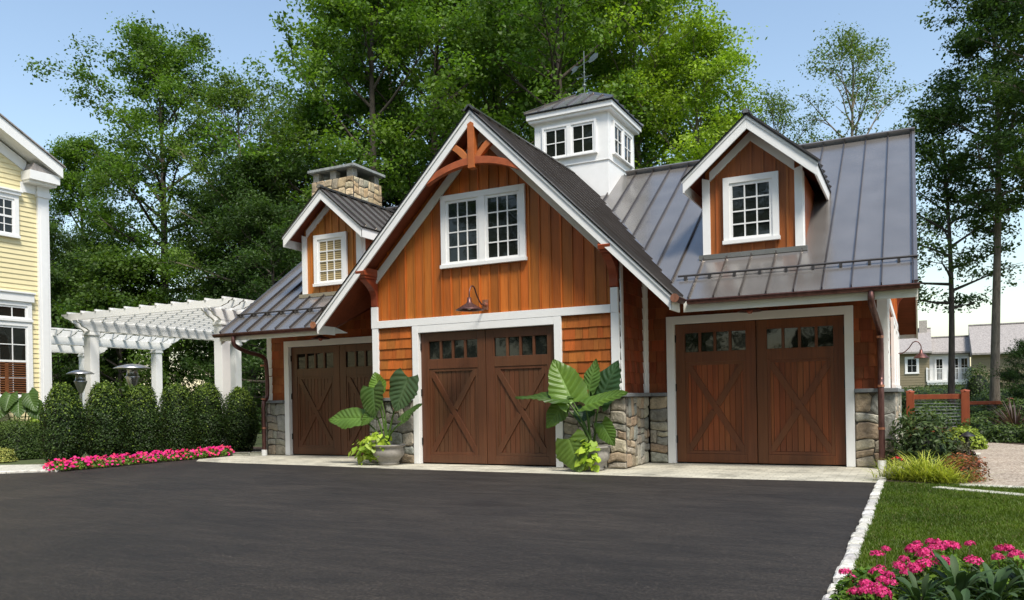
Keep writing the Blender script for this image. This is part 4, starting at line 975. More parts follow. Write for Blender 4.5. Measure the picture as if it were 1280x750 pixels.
def bush_geo(seed, prof, n, leaf, cols, topcol=None, thick=.12, asp=.6, box=None):
    """leaf shell over a rounded body; prof(rx,ry,h) superellipsoid"""
    rg = np.random.default_rng(seed); rx, ry, h, pw = prof
    d = rg.normal(size=(n, 3)); d[:, 2] = np.abs(d[:, 2]) if box is None else d[:, 2]
    d /= (np.abs(d) ** pw).sum(1, keepdims=True) ** (1 / pw)
    lump = 1 + .05 * np.sin(d[:, :1] * 7 + seed) * np.cos(d[:, 1:2] * 6) + .04 * np.sin(d[:, 2:3] * 9 + seed)
    rad = lump * (1 - thick * rg.uniform(0, 1, (n, 1)) ** 1.5 + .035 * rg.normal(size=(n, 1)))
    if box is not None:
        tz = (d[:, 2:3] + 1) / 2; d = d * np.concatenate([1 - .22 * tz ** 2.5, 1 - .30 * tz ** 2.5, np.ones_like(tz)], 1)
    P = d * rad * np.array([rx, ry, h / 2 if box is not None else h]) + (np.array([0, 0, h / 2]) if box is not None else 0)
    P[:, 2] = np.maximum(P[:, 2], .015)
    nn = d / np.array([rx, ry, h]) * min(rx, ry) + rg.normal(size=(n, 3)) * .55 + np.array([0, 0, .35])
    C = colmix(n, *cols, rg)
    if topcol is not None:
        k = (rg.uniform(0, 1, n) < np.clip((P[:, 2] / h - .55) * 1.3, .03, .75)); C[k] = colmix(int(k.sum()), *topcol, rg)
    return leaf_quads(rg, P, nn, leaf, asp), C
def core(mb, rx, ry, h, pw, c=(.012, .02, .006), k=.86, box=True):  # solid near-black body; its colour stands in for shade inside the shrub
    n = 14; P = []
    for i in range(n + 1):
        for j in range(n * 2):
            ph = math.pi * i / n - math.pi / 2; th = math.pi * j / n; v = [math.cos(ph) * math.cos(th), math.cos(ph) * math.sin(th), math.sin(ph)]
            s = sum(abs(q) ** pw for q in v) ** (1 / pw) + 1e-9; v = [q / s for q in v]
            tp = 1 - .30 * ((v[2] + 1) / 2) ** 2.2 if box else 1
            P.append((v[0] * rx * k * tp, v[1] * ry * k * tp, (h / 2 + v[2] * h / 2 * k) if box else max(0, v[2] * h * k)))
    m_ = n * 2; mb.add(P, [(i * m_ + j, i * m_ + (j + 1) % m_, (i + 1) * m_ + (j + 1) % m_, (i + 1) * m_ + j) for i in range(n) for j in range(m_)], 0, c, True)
# --- hedge of six clipped boxwoods
HY = [-2.55, -1.66, -.80, .12, 1.0, 2.0]; HH = [1.56, 1.60, 1.57, 1.64, 1.66, 1.55]
hl = ['leftmost clipped boxwood column, its top light green, nearest the path', 'clipped boxwood column second from the path', 'clipped boxwood column in front of the tall patio heater', 'clipped boxwood column left of the right pergola post', 'clipped boxwood column right under the pergola post', 'darkest clipped boxwood column, nearest the garage downspout']
for i, (y, h_) in enumerate(zip(HY, HH)):
    t = thing('boxwood_shrub', hl[i], 'shrub', (-6.5, y, 0), 'clipped boxwood columns along the drive')
    V, C = bush_geo(30 + i, (.40, .365, h_, 3.0), 13000, .043, ((.010, .026, .006), (.045, .085, .016)), ((.08, .14, .018), (.19, .27, .035)), box=1)
    V = V + np.array([-6.5, y, 0]); quads_mesh('foliage', V, C, m_shrub, t)
    mb = MB(); core(mb, .40, .365, h_, 3.0); mb.v = [(a - 6.5, b + y, c) for a, b, c in mb.v]; mb.build('dark_core', m_shrub, t)
def round_bush(name, label, x, y, rx, ry, h, n, leaf, cols, top=None, seed=1, pw=2.3, cat='shrub', mat=m_shrub, asp=.6, thick=.15, corek=.84):
    t = thing(name, label, cat, (x, y, 0)); V, C = bush_geo(seed, (rx, ry, h, pw), n, leaf, cols, top, asp=asp, thick=thick)
    quads_mesh('foliage', V + np.array([x, y, 0]), C, mat, t)
    mb = MB(); core(mb, rx, ry, h, pw, k=corek, box=False); mb.v = [(a + x, b + y, c) for a, b, c in mb.v]; mb.build('dark_core', m_shrub, t); return t
gr1 = ((.02, .045, .008), (.06, .10, .018))
x, y = at(18, 18.6); round_bush('boxwood_ball', 'large rounded dark green boxwood at the left edge before the yellow house', x, y, .80, .75, .88, 14000, .045, gr1, ((.07, .11, .02), (.1, .16, .03)), 51)
x, y = at(-4, 17.4); round_bush('euonymus_bush', 'small yellow variegated bush at the bottom left edge', x, y, .36, .34, .3, 2600, .05, ((.12, .16, .03), (.45, .45, .12)), None, 52)
for i, (px, dp, h_, lb) in enumerate([(30, 20.2, 1.25, 'lime green leafy bush against the yellow house'), (55, 20.4, 1.1, 'lime green leafy bush beside the yellow house corner')]):
    x, y = at(px, dp); round_bush('hydrangea_bush', lb, x, y, .5, .45, h_, 1500, .13, ((.16, .25, .02), (.30, .42, .05)), None, 53 + i, mat=m_bigleaf, asp=.85)

# --- broad leaf generator for elephant ears
def big_leaf(par, base, tip, width, facing, col, wav=.022, droop=.12, name='leaf', seed=0):
    r = random.Random(seed); b = Vector(base); t = Vector(tip); ax = t - b; L = ax.length; ax.normalize(); f = Vector(facing); f = (f - ax * f.dot(ax)).normalized(); sd = ax.cross(f)
    nu, nv = 64, 18; V = []; C = []; ph = r.uniform(0, 6); vein = tuple(q * 1.35 + .035 for q in col); curl = r.uniform(.15, .4); tw = r.uniform(-.15, .15)
    for i in range(nu + 1):
        u = i / nu
        wd = (math.sin(math.pi * min(1, (u * .93 + .07)) ** .70) ** .7) * (1 - .28 * u) * width * .58
        for j in range(-nv, nv + 1):
            v = j / nv; av = abs(v); lobe = -.22 * L * (max(0, 1 - u * 4.2)) * av ** 1.2
            cc = u * 8.0 - av * 1.5; rib = math.cos(2 * math.pi * cc); amp = min(1, av * 3) * (1 - .25 * av)
            w_ = wd * v * (1 + .028 * rib * av + .05 * math.sin(u * 13 + ph * 2 + (2 if v > 0 else 0)) * av)
            p = b + ax * (u * L + lobe + av * .06 * L * (1 - u)) + sd * w_ + f * (-droop * L * u * u + curl * abs(w_) * (1 - .5 * u) - .35 * w_ * w_ / width + wav * L * math.sin(u * 9 + ph + (1.6 if v > 0 else 0)) * av ** 2 - .011 * L * rib * amp + tw * w_ * u - (.012 * L if j == 0 else 0))
            V.append(p); k = max(0, rib) ** 14 * (1 if av > .04 else 0) * (1 - .5 * av); k = max(k, max(0, 1 - av * 14)); e = 1 - .18 * av + .06 * math.sin(u * 5 + ph) - .10 * max(0, -rib) * amp
            C += [(col[q] * (1 - k * .75) + vein[q] * k * .75) * e for q in range(3)] + [1.]
    m_ = 2 * nv + 1; o_ = origin_of(par); me = bpy.data.meshes.new(name)
    me.from_pydata([tuple(p - o_) for p in V], [], [(i * m_ + j, i * m_ + j + 1, (i + 1) * m_ + j + 1, (i + 1) * m_ + j) for i in range(nu) for j in range(m_ - 1)])
    me.polygons.foreach_set('use_smooth', [True] * len(me.polygons)); me.color_attributes.new('Col', 'FLOAT_COLOR', 'POINT').data.foreach_set('color', C)
    return link(name, me, [m_bigleaf], par)
def sweet_potato(par, cx, cy, cz, rx, ry, h, n, seed, trail=(0, 0, 0), name='trailing_foliage'):
    rg = np.random.default_rng(seed); V = []; C = []
    d = rg.normal(size=(n, 3)); d /= np.linalg.norm(d, axis=1, keepdims=True); rr = rg.uniform(.45, 1, (n, 1)); P = d * rr * np.array([rx, ry, h]) + np.array([cx, cy, cz]) + np.abs(rg.uniform(0, 1, (n, 1))) ** 2 * np.array(trail)
    P[:, 2] = np.maximum(P[:, 2], .03)
    nn = d * .6 + np.array([0, -.7, .7]) + rg.normal(size=(n, 3)) * .4; nn /= np.linalg.norm(nn, axis=1, keepdims=True)
    down = np.array([0, 0, -1.]) + rg.normal(size=(n, 3)) * .4; T = down - nn * (down * nn).sum(1, keepdims=True); T /= np.linalg.norm(T, axis=1, keepdims=True); B = np.cross(nn, T)
    s = rg.uniform(.05, .1, (n, 1))
    pts = [(-.1, 0), (-.45, .45), (-.1, .72), (.45, .5), (1.1, 0), (.45, -.5), (-.1, -.72), (-.45, -.45)]
    V = np.stack([P + T * s * a + B * s * b - nn * s * .25 * abs(b) for a, b in pts], 1); C = colmix(n, (.18, .30, .02), (.40, .52, .05), rg)
    return quads_mesh(name, V, C, m_bigleaf, par, k=8)
def pot(par, x, y, r, h):
    mb = MB(); mb.lathe([(.001, 0), (r * .62, 0), (r * .66, .03), (r * .62, .05), (r * .78, .12), (r * .96, h * .5), (r * .98, h * .7), (r * .9, h * .88), (r * 1.04, h * .95), (r * 1.1, h), (r * 1.04, h + .012), (r * .9, h * .97), (r * .85, h * .85), (.001, h * .85)], (x, y, 0), 32)
    return mb.build('pot', m_pot, par)
def stem(par, a, b, r0=.022, r1=.011, c=(.09, .17, .03), bow=(0, 0, .0)):
    a, b = Vector(a), Vector(b); m_ = a.lerp(b, .55) + Vector(bow); mb = MB(); P = smooth_path([a, m_, b], 5); k = len(P)
    mb.tube(P, [r0 + (r1 - r0) * i / (k - 1) for i in range(k)], 8, c=c); return mb.build('stem', m_bigleaf, par)
G1 = (.06, .12, .022); G2 = (.10, .19, .028); G3 = (.035, .085, .03); G4 = (.13, .24, .03)
def elephant_ear(label, px, py, r, h, leaves):
    t = thing('potted_elephant_ear', label, 'potted plant', (px, py, 0), 'potted elephant ears beside the centre door'); pot(t, px, py, r, h)
    for i, (b, tp, wd, fc, col, dr) in enumerate(leaves):
        big_leaf(t, b, tp, wd, fc, col, seed=i + int(px * 10), droop=dr); stem(t, (px + random.uniform(-.06, .06), py + random.uniform(-.05, .05), h * .8), b, bow=((b[0] - px) * -.15, 0, .02))
    return t
def soilcore(t, x, y, r, h): mb = MB(); mb.lathe([(.001, h * .9), (r * .86, h * .88)], (x, y, 0), 20); mb.build('potting_soil', m_soil, t)
p1 = elephant_ear('potted elephant ear left of the centre door, one broad leaf stretched out to the left', -.36, -.36, .30, .36, [
    ((-.93, -.42, .86), (-1.68, -.5, .87), .42, (.25, -.85, .5), G2, .08),
    ((-.62, -.42, 1.42), (-.50, -.6, .88), .60, (-.2, -1, .25), G1, .1),
    ((-.63, -.25, 1.35), (-.74, -.22, 1.72), .34, (.2, -1, .2), G4, .0),
    ((.12, -.38, 1.60), (-.10, -.5, .98), .58, (.1, -1, .15), (.065, .115, .045), .05),
    ((.08, -.55, .80), (.50, -.55, 1.13), .28, (-.5, -.8, .5), G1, .05),
    ((-.60, -.45, 1.0), (-.84, -.55, .72), .26, (0, -1, .3), G2, .05)])
sweet_potato(p1, -.52, -.52, .42, .36, .22, .26, 150, 1, (-.30, -.05, -.2)); soilcore(p1, -.36, -.36, .3, .36)
p2 = elephant_ear('potted elephant ear right of the centre door, one large leaf hanging to the ground', 3.66, -.40, .29, .38, [
    ((3.36, -.42, 1.10), (2.99, -.36, 1.82), .56, (.45, -1, .2), G4, .04),
    ((3.58, -.28, 1.30), (3.70, -.22, 1.80), .30, (-.2, -1, .1), (.11, .22, .04), .0),
    ((3.74, -.25, 1.10), (4.06, -.2, 1.76), .52, (-.25, -1, .1), G3, .03),
    ((3.60, -.5, 1.05), (4.34, -.62, 1.27), .34, (-.15, -.75, .9), G2, .05),
    ((3.28, -.5, 1.14), (2.40, -.62, 1.25), .30, (.1, -.55, 1), G1, .08),
    ((3.17, -.42, 1.06), (2.90, -.5, .68), .34, (.1, -1, .3), G2, .05),
    ((3.40, -.72, .52), (3.62, -.78, .0), .56, (-.05, -1, .3), (.12, .20, .03), .02),
    ((3.86, -.45, .76), (4.08, -.5, .40), .30, (-.1, -1, .3), G2, .04),
    ((3.55, -.35, 1.0), (3.50, -.5, .78), .34, (0, -1, .3), G3, .04)])
sweet_potato(p2, 3.66, -.68, .33, .24, .14, .26, 85, 2, (.05, -.02, -.1)); soilcore(p2, 3.66, -.4, .29, .38)
x, y = at(24, 19.6); t = thing('elephant_ear', 'tall elephant ear plant under the large window of the yellow house', 'plant', (x, y, 0))
for i, (p0, z0_, p1, z1_, wd) in enumerate([(14, 1.5, 5, 1.12, .4), (36, 1.52, 43, 1.1, .38), (24, 1.4, 22, .95, .42), (6, 1.3, -8, .9, .45), (40, 1.25, 52, .9, .4)]):
    a = at(p0, 19.2); b = at(p1, 18.9); big_leaf(t, (*a, z0_), (*b, z1_), wd, (.5, -.85, .3), G1, seed=60 + i); stem(t, (x, y, 0), (*a, z0_))

# --- petunias along the kerb
def blossoms(P, r, col, rg, k=5, nrm=None):
    n = len(P); nn = (rg.normal(size=(n, 3)) * .35 + np.array([.25, -.35, .8])) if nrm is None else nrm; nn /= np.linalg.norm(nn, axis=1, keepdims=True)
    a = rg.normal(size=(n, 3)); T = a - nn * (a * nn).sum(1, keepdims=True); T /= np.linalg.norm(T, axis=1, keepdims=True); B = np.cross(nn, T); V = []; s = r * rg.uniform(.8, 1.2, (n, 1))
    for q in range(10):
        an = 2 * math.pi * q / 10; rr = 1.0 if q % 2 == 0 else .78; V.append(P + (T * math.cos(an) + B * math.sin(an)) * s * rr + nn * s * .12 * rr)
    return np.stack(V, 1)
npet = 12
for i in range(npet):
    y0 = -3.22 + i * (3.85 / (npet - 1)); x0 = -5.62 + .02 * math.sin(i); rg = np.random.default_rng(100 + i)
    t = thing('petunia_plant', 'low petunia clump with magenta and coral blossoms in the strip before the boxwoods', 'flowers', (x0, y0, 0), 'petunias edging the drive')
    n = 520; d = rg.normal(size=(n, 3)); d[:, 2] = abs(d[:, 2]); d /= np.linalg.norm(d, axis=1, keepdims=True); P = d * rg.uniform(.5, 1, (n, 1)) * np.array([.24, .23, .17]) + np.array([x0, y0, .02])
    quads_mesh('foliage', leaf_quads(rg, P, d + rg.normal(size=(n, 3)) * .5, .05), colmix(n, (.05, .11, .015), (.16, .27, .03), rg), m_shrub, t)
    n = 62; d = rg.normal(size=(n, 3)); d[:, 2] = abs(d[:, 2]) * 1.1 + .1; d /= np.linalg.norm(d, axis=1, keepdims=True); P = d * np.array([.27, .25, .20]) * rg.uniform(.85, 1.05, (n, 1)) + np.array([x0, y0, .03])
    C = np.where(rg.uniform(0, 1, (n, 1)) < .62, np.array([[.72, .015, .22]]), np.array([[.80, .06, .14]])) * rg.uniform(.75, 1.1, (n, 1))
    quads_mesh('blossoms', blossoms(P, .029, None, rg), C, m_petal, t, k=10)

# --- plants at the right corner
x, y = 8.40, 1.15
t = round_bush('rhododendron', 'dark glossy rhododendron beside the right stone base, behind the yellow grass', x, y, .50, .45, .93, 3000, .09, ((.02, .042, .012), (.07, .11, .03)), ((.06, .10, .03), (.14, .19, .06)), 71, asp=.36, thick=.45, corek=.6)
rg = np.random.default_rng(3)
x, y = 8.84, 1.30; round_bush('rhododendron', 'smaller brownish rhododendron next to the black garden light', x, y, .26, .28, .46, 900, .08, ((.04, .045, .018), (.10, .10, .045)), None, 72, asp=.36, thick=.5, corek=.55)
def grass_clump(name, label, x, y, n, L, spread, cols, seed, wd=.013, arch=.6, up=.7):
    rg = np.random.default_rng(seed); t = thing(name, label, 'grass clump', (x, y, 0)); a = rg.uniform(0, 2 * math.pi, n); el = rg.uniform(.12, 1.3, n); l = L * rg.uniform(.55, 1.1, n)
    bx = x + rg.normal(size=n) * spread * .35; by = y + rg.normal(size=n) * spread * .28; K = 5; V = []
    dx, dy = np.cos(a), np.sin(a); q = np.stack([-dy, dx, np.zeros(n)], 1)
    pts = []
    for k in range(K + 1):
        s = k / K; h_ = l * np.sin(el) * (s - arch * s * s * .75) * 1.1; o = l * (np.cos(el) * s + arch * .35 * s * s)
        pts.append(np.stack([bx + dx * o, by + dy * o, np.maximum(h_ + .01, .012)], 1))
    C = colmix(n, *cols, rg); VV = []; CC = []
    for k in range(K):
        w0 = wd * (1 - k / K) ** .6; w1 = wd * (1 - (k + 1) / K) ** .6 + .0005
        VV.append(np.stack([pts[k] - q * w0 / 2, pts[k] + q * w0 / 2, pts[k + 1] + q * w1 / 2, pts[k + 1] - q * w1 / 2], 1)); CC.append(C)
    quads_mesh('blades', np.concatenate(VV), np.concatenate(CC), m_grass, t); return t
YG = ((.20, .27, .02), (.62, .62, .13))
grass_clump('golden_grass', 'bright yellow-green grass clump next to the end of the kerb', 8.14, -.62, 300, .50, .34, YG, 81)
grass_clump('golden_grass', 'bright yellow-green grass clump in the middle, with upright blades', 8.42, -.72, 420, .64, .34, YG, 82)
grass_clump('golden_grass', 'bright yellow-green grass clump touching the red-leaved plant', 8.64, -.92, 300, .42, .26, YG, 83)
round_bush('red_leaved_plant', 'low plant with rusty red and green leaves right of the yellow grass', 8.86, -.42, .30, .42, .36, 1500, .055, ((.05, .07, .02), (.30, .07, .03)), ((.33, .09, .04), (.4, .14, .06)), 84, asp=.4, thick=.5, corek=.5)
round_bush('coleus_plant', 'small dark purple-leaved plant beside the black garden light', 9.0, 1.3, .16, .16, .28, 420, .06, ((.03, .012, .015), (.07, .02, .025)), None, 85, thick=.4, corek=.5)
round_bush('begonia_plant', 'small dark plant with red blooms at the foot of the garage corner', 8.07, .55, .14, .14, .22, 420, .045, ((.02, .03, .01), (.05, .05, .02)), ((.45, .01, .02), (.6, .02, .04)), 86, thick=.4, corek=.5)
round_bush('lime_shrub', 'small lime green shrub at the far left edge of the gravel', 9.15, 6.2, .42, .5, .42, 1500, .07, ((.14, .2, .02), (.3, .38, .05)), None, 87)
mb = MB(); gx, gy = 9.02, 1.85
t = thing('garden_light', 'slim black garden light post between the shrubs', 'garden light', (gx, gy, 0)); mb.tube([(gx, gy, 0), (gx, gy, .46)], .026, 10); mb.build('post', m_black, t)
mb = MB(); mb.lathe([(.001, .1), (.02, .09), (.11, .03), (.115, .02), (.03, .015), (.02, 0)], (gx, gy, .44), 18); mb.build('lamp_shade', m_black, t)
# far garden shrubs behind the gravel
FS = [('dark_shrub', 'dark clipped shrub behind the red fence', 1226, 30, 1.0, .62), ('dark_shrub', 'low green shrub at the far edge of the gravel', 1237, 24, .8, .55), ('dark_shrub', 'dark loose shrub at the far right edge of the gravel', 1275, 23, .85, .9), ('dark_shrub', 'dark shrub behind the fence rails', 1165, 27, 1.1, .8), ('dark_shrub', 'narrow dark shrub in front of the beige house wall', 1222, 38, .8, 2.3),
      ('dark_shrub', 'green hedge mound below the balcony of the beige house', 1180, 44, 2.2, 1.6), ('dark_shrub', 'leafy shrub mass in front of the small lower window', 1140, 42, 1.5, 1.5), ('dark_shrub', 'dense shrub between fence and evergreen', 1248, 33, 1.2, 1.3)]
for i, (nm, lb, px, dp, r_, h_) in enumerate(FS):
    x, y = at(px, dp); round_bush(nm, lb, x, y, r_, r_, h_, int(3200 * r_), .09, gr1, ((.05, .09, .02), (.10, .15, .03)), 90 + i)
for i, (x, y, r_, h_) in enumerate([(10.1, 8.6, .45, .42), (10.8, 8.2, .5, .5), (11.5, 7.9, .5, .62), (12.2, 7.8, .55, .7), (9.6, 9.9, .5, .5), (11.2, 9.6, .8, .85), (12.2, 9.4, .9, 1.0)]):
    round_bush('low_shrub', ['small green mound first from the left along the far gravel edge', 'green mound second along the far gravel edge', 'leafy mound third along the far gravel edge', 'taller mound at the right along the far gravel edge', 'small mound next to the grey slab step', 'fuller mound in the second row behind the gravel', 'largest mound in the second row behind the gravel'][i], x, y, r_, r_, h_, 1500, .07, gr1, ((.06, .10, .02), (.14, .2, .04)), 120 + i, thick=.35, corek=.7)
sheet('far_garden_bed', [(9.3, 9.2), (10.4, 7.4), (12, 7.0), (40, 6.8), (40, 30), (8.5, 30)], .008, m_soil)
x, y = at(1290, 28); make_tree('everR', 'evergreen_tree', m_bark2, seed=21, H=3.9, cb=.02, Rr=1.5, nl=34, leaf=.10, nleaf=110, tr=.08, clump=.42, cols=((.012, .032, .008), (.035, .07, .014)), asp=.4)
tree_parts['everR'] = {c.name.split('.')[0]: c for c in children_of(protos['everR'])}
plant_tree('everR', x, y, .64, .4, 'dark conical evergreen at the far right edge')
x, y = at(1262, 34); plant_tree('everR', x, y, .45, 2.4, 'smaller dark evergreen behind the bare oak trunk')
x, y = at(1268, 21.5); grass_clump('cordyline_plant', 'spiky purple-brown cordyline in front of the evergreen', x, y, 130, 1.15, .1, ((.05, .03, .03), (.13, .08, .07)), 99, .045, .3)

# --- lawn grass
def lawn(n, x0, x1, y0, y1, h, seed, wd=.006):
    rg = np.random.default_rng(seed); x = rg.uniform(x0, x1, n); y = rg.uniform(y0, y1, n)
    keep = (y < -1.2 - (x - 8) * .15) | (y < -1.9); x, y = x[keep], y[keep]; n = len(x)
    a = rg.uniform(0, 6.283, n); hh = h * rg.uniform(.6, 1.25, n); lean = rg.uniform(.1, .8, n) * hh; b = rg.uniform(0, 6.283, n)
    z = np.full(n, .0); B = np.stack([x, y, z], 1); q = np.stack([np.cos(a), np.sin(a), z], 1) * wd / 2
    Tm = B + np.stack([np.cos(b) * lean * .35, np.sin(b) * lean * .35, hh * .6], 1); Tp = B + np.stack([np.cos(b) * lean, np.sin(b) * lean, hh], 1)
    V = np.concatenate([np.stack([B - q, B + q, Tm + q * .8, Tm - q * .8], 1), np.stack([Tm - q * .8, Tm + q * .8, Tp + q * .1, Tp - q * .1], 1)])
    pn = .5 + .5 * np.sin(x * 3.1 + np.sin(y * 2.3) * 1.5) * np.cos(y * 2.7 + x); t = np.clip(pn[:, None] * .5 + rg.uniform(0, .6, (n, 1)), 0, 1)
    C = np.array([[.034, .068, .004]]) * (1 - t) + np.array([[.115, .18, .012]]) * t; dry = rg.uniform(0, 1, n) < .05; C[dry] = [.2, .17, .07]
    o = quads_mesh('grass', V, np.concatenate([C, C]), m_grass); tag(o, 'short mown green grass right of the drive', 'grass', kind='stuff'); return V, C
def lawn_all():
    parts = [(150000, 7.95, 10.6, -8.6, -4.0, .038, 1), (90000, 7.95, 11.5, -4.0, -1.2, .04, 2)]
    Vs = []; Cs = []
    global quads_mesh
    keepf = quads_mesh
    def grab(nm, V, C, m): Vs.append(V); Cs.append(C); return bpy.data.objects.new('tmp', None)
    quads_mesh = grab
    for p_ in parts: lawn(*p_)
    quads_mesh = keepf
    o = quads_mesh('grass', np.concatenate(Vs), np.concatenate(Cs), m_grass); tag(o, 'short mown green grass right of the drive', 'grass', kind='stuff')
lawn_all()
for o in [o for o in bpy.data.objects if o.name.startswith('tmp')]: bpy.data.objects.remove(o)

# --- near spirea with magenta flower heads, and the broad-leaved plant in front of it
def flower_head(seed):
    rg = np.random.default_rng(seed); n = 170; d = rg.normal(size=(n, 3)); d[:, 2] = abs(d[:, 2]) * 1.1 + .05; d /= np.linalg.norm(d, axis=1, keepdims=True)
    P = d * np.array([.034, .034, .026]) * rg.uniform(.7, 1.15, (n, 1)); C = colmix(n, (.42, .008, .10), (.85, .07, .30), rg); return blossoms(P, .0052, None, rg, nrm=d + rg.normal(size=(n, 3)) * .3), C
HD = [(7.99,-7.84,0.21), (8.04,-8.05,0.22), (8.11,-8.27,0.25), (8.07,-8.36,0.23), (8.12,-8.41,0.25), (8.16,-8.41,0.27), (8.19,-8.57,0.28), (8.16,-7.96,0.27), (8.15,-8.08,0.27), (8.21,-8.21,0.29), (8.18,-8.29,0.28), (8.22,-8.38,0.29), (8.25,-8.08,0.31), (8.27,-7.95,0.32), (8.31,-8.16,0.33), (8.32,-8.28,0.34), (8.36,-8.11,0.34), (8.33,-7.58,0.34), (8.31,-7.77,0.34), (8.39,-7.47,0.34), (8.42,-7.53,0.34), (8.43,-7.67,0.34), (8.36,-7.90,0.34), (8.40,-7.68,0.34), (8.50,-7.59,0.34), (8.44,-8.07,0.34), (8.58,-7.49,0.34), (8.57,-7.97,0.34), (8.71,-7.58,0.34), (8.68,-7.85,0.34), (8.75,-7.77,0.34), (8.28,-8.27,0.32), (8.74,-7.59,0.34), (8.78,-7.78,0.34), (8.17,-7.45,0.28), (8.13,-7.58,0.27), (8.47,-7.60,0.34), (8.77,-7.72,0.34)]
SP = [('spirea_shrub', 'pink-flowered spirea next to the kerb, its heads close to the setts', 8.13, -8.05, .22, .42, .27, [h for h in HD if h[0] < 8.235]),
      ('spirea_shrub', 'pink-flowered spirea in the middle of the near bed, densest with blooms', 8.42, -7.88, .28, .44, .35, [h for h in HD if 8.235 <= h[0] < 8.6]),
      ('spirea_shrub', 'pink-flowered spirea at the right frame edge, few wide heads', 8.82, -7.78, .34, .42, .35, [h for h in HD if h[0] >= 8.6])]
heads = [flower_head(s) for s in range(4)]; hm = []
for q, (nm, lb, x, y, rx, ry, h_, hd) in enumerate(SP):
    t = thing(nm, lb, 'shrub', (x, y, 0), 'spireas in the near bed'); rg = np.random.default_rng(200 + q); n = 3400
    d = rg.normal(size=(n, 3)); d[:, 2] = abs(d[:, 2]); d /= np.linalg.norm(d, axis=1, keepdims=True); P = d * rg.uniform(.35, 1, (n, 1)) ** .6 * np.array([rx, ry, h_]) + np.array([x, y, .02])
    V = leaf_quads(rg, P, d * .4 + rg.normal(size=(n, 3)) * .45 + np.array([0, 0, .7]), .05, .42); quads_mesh('foliage', V, colmix(n, (.035, .09, .010), (.15, .25, .025), rg), m_shrub, t)
    mb = MB()
    for i, (a, b, c) in enumerate(hd):
        mb.tube([(x + (a - x) * .6, y + (b - y) * .6, .02), (a, b, c - .006)], .0025, 5, c=(.09, .06, .03))
        if len(hm) < 4:
            V, C = heads[len(hm)]; o = quads_mesh('flower_head', V + np.array([a, b, c]), C, m_petal, t, k=10)
            me = o.data; arr = np.empty(len(me.vertices) * 3, np.float32); me.vertices.foreach_get('co', arr); arr = arr.reshape(-1, 3) - np.array([a - x, b - y, c], np.float32); me.vertices.foreach_set('co', arr.ravel()); o.location = (a - x, b - y, c); hm.append(o)
        else:
            o = hm[i % 4].copy(); COL.objects.link(o); o.parent = t; o.location = (a - x, b - y, c)
            s = rs.uniform(.7, 1.25); o.scale = (s, s, s * rs.uniform(.85, 1.2)); o.rotation_euler = (rs.uniform(-.2, .2), rs.uniform(-.2, .2), rs.uniform(0, 6))
    mb.build('stems', m_grass, t)
def strap_leaf(mb, base, tip, wd, f, col, r):
    b, t = Vector(base), Vector(tip); ax = (t - b); L = ax.length; ax.normalize(); f = Vector(f); f = (f - ax * f.dot(ax)).normalized(); sd = ax.cross(f); n = 9; P = []
    for i in range(n + 1):
        u = i / n; w_ = wd * (.25 + .75 * min(1, u * 1.5)) * (1 - u ** 5) ** .5 * .5 if u < 1 else .001
        c = b + ax * L * u + f * (L * .16 * math.sin(u * 2.6) - L * .10 * u * u)
        P += [c - sd * w_ + f * w_ * .25, c, c + sd * w_ + f * w_ * .25]
    k = [r.uniform(.85, 1.15) for _ in range(2)]
    for i in range(n):
        for j in (0, 1):
            a = i * 3 + j; mb.add([P[a], P[a + 1], P[a + 4], P[a + 3]], [(0, 1, 2, 3)], 0, tuple(q * k[j] for q in col), True)
def rosette(label, x, y, n, L, seed, z=0.):
    r = random.Random(seed); t = thing('broad_leaved_plant', label, 'plant', (x, y, 0), 'dark broad-leaved plants at the bottom right corner')
    for i in range(n):
        mb = MB(); a = i * 2.4 + r.uniform(-.3, .3); el = r.uniform(.05, 1.3); l = L * r.uniform(.75, 1.1); b = (x + math.cos(a) * .03, y + math.sin(a) * .03, z + .04 + r.uniform(0, .05))
        tp = (b[0] + math.cos(a) * math.cos(el) * l, b[1] + math.sin(a) * math.cos(el) * l, b[2] + math.sin(el) * l)
        strap_leaf(mb, b, tp, r.uniform(.030, .043), (-math.cos(a) * math.sin(el), -math.sin(a) * math.sin(el), math.cos(el)), tone((.045, .085, .032), .25, .08, r), r); mb.build('leaf', m_matte, t, weld=True)
    mb = MB(); mb.tube([(x, y, 0), (x, y, z + .1)], .012, 6, c=(.06, .07, .03)); mb.build('stem', m_bigleaf, t)
rosette('dark broad-leaved plant left of its neighbours, before the spirea', 8.34, -8.42, 26, .155, 1, .15); rosette('dark broad-leaved plant with the tallest upright leaf', 8.49, -8.30, 26, .165, 2, .19); rosette('dark broad-leaved plant second from the right bottom corner', 8.64, -8.22, 26, .16, 3, .16); rosette('dark broad-leaved plant low at the very bottom edge', 8.50, -8.52, 24, .15, 4, .12); rosette('dark broad-leaved plant right in the bottom corner', 8.78, -8.10, 26, .16, 5, .16); rosette('dark broad-leaved plant between its neighbours, set slightly back', 8.58, -8.05, 22, .145, 6, .16)

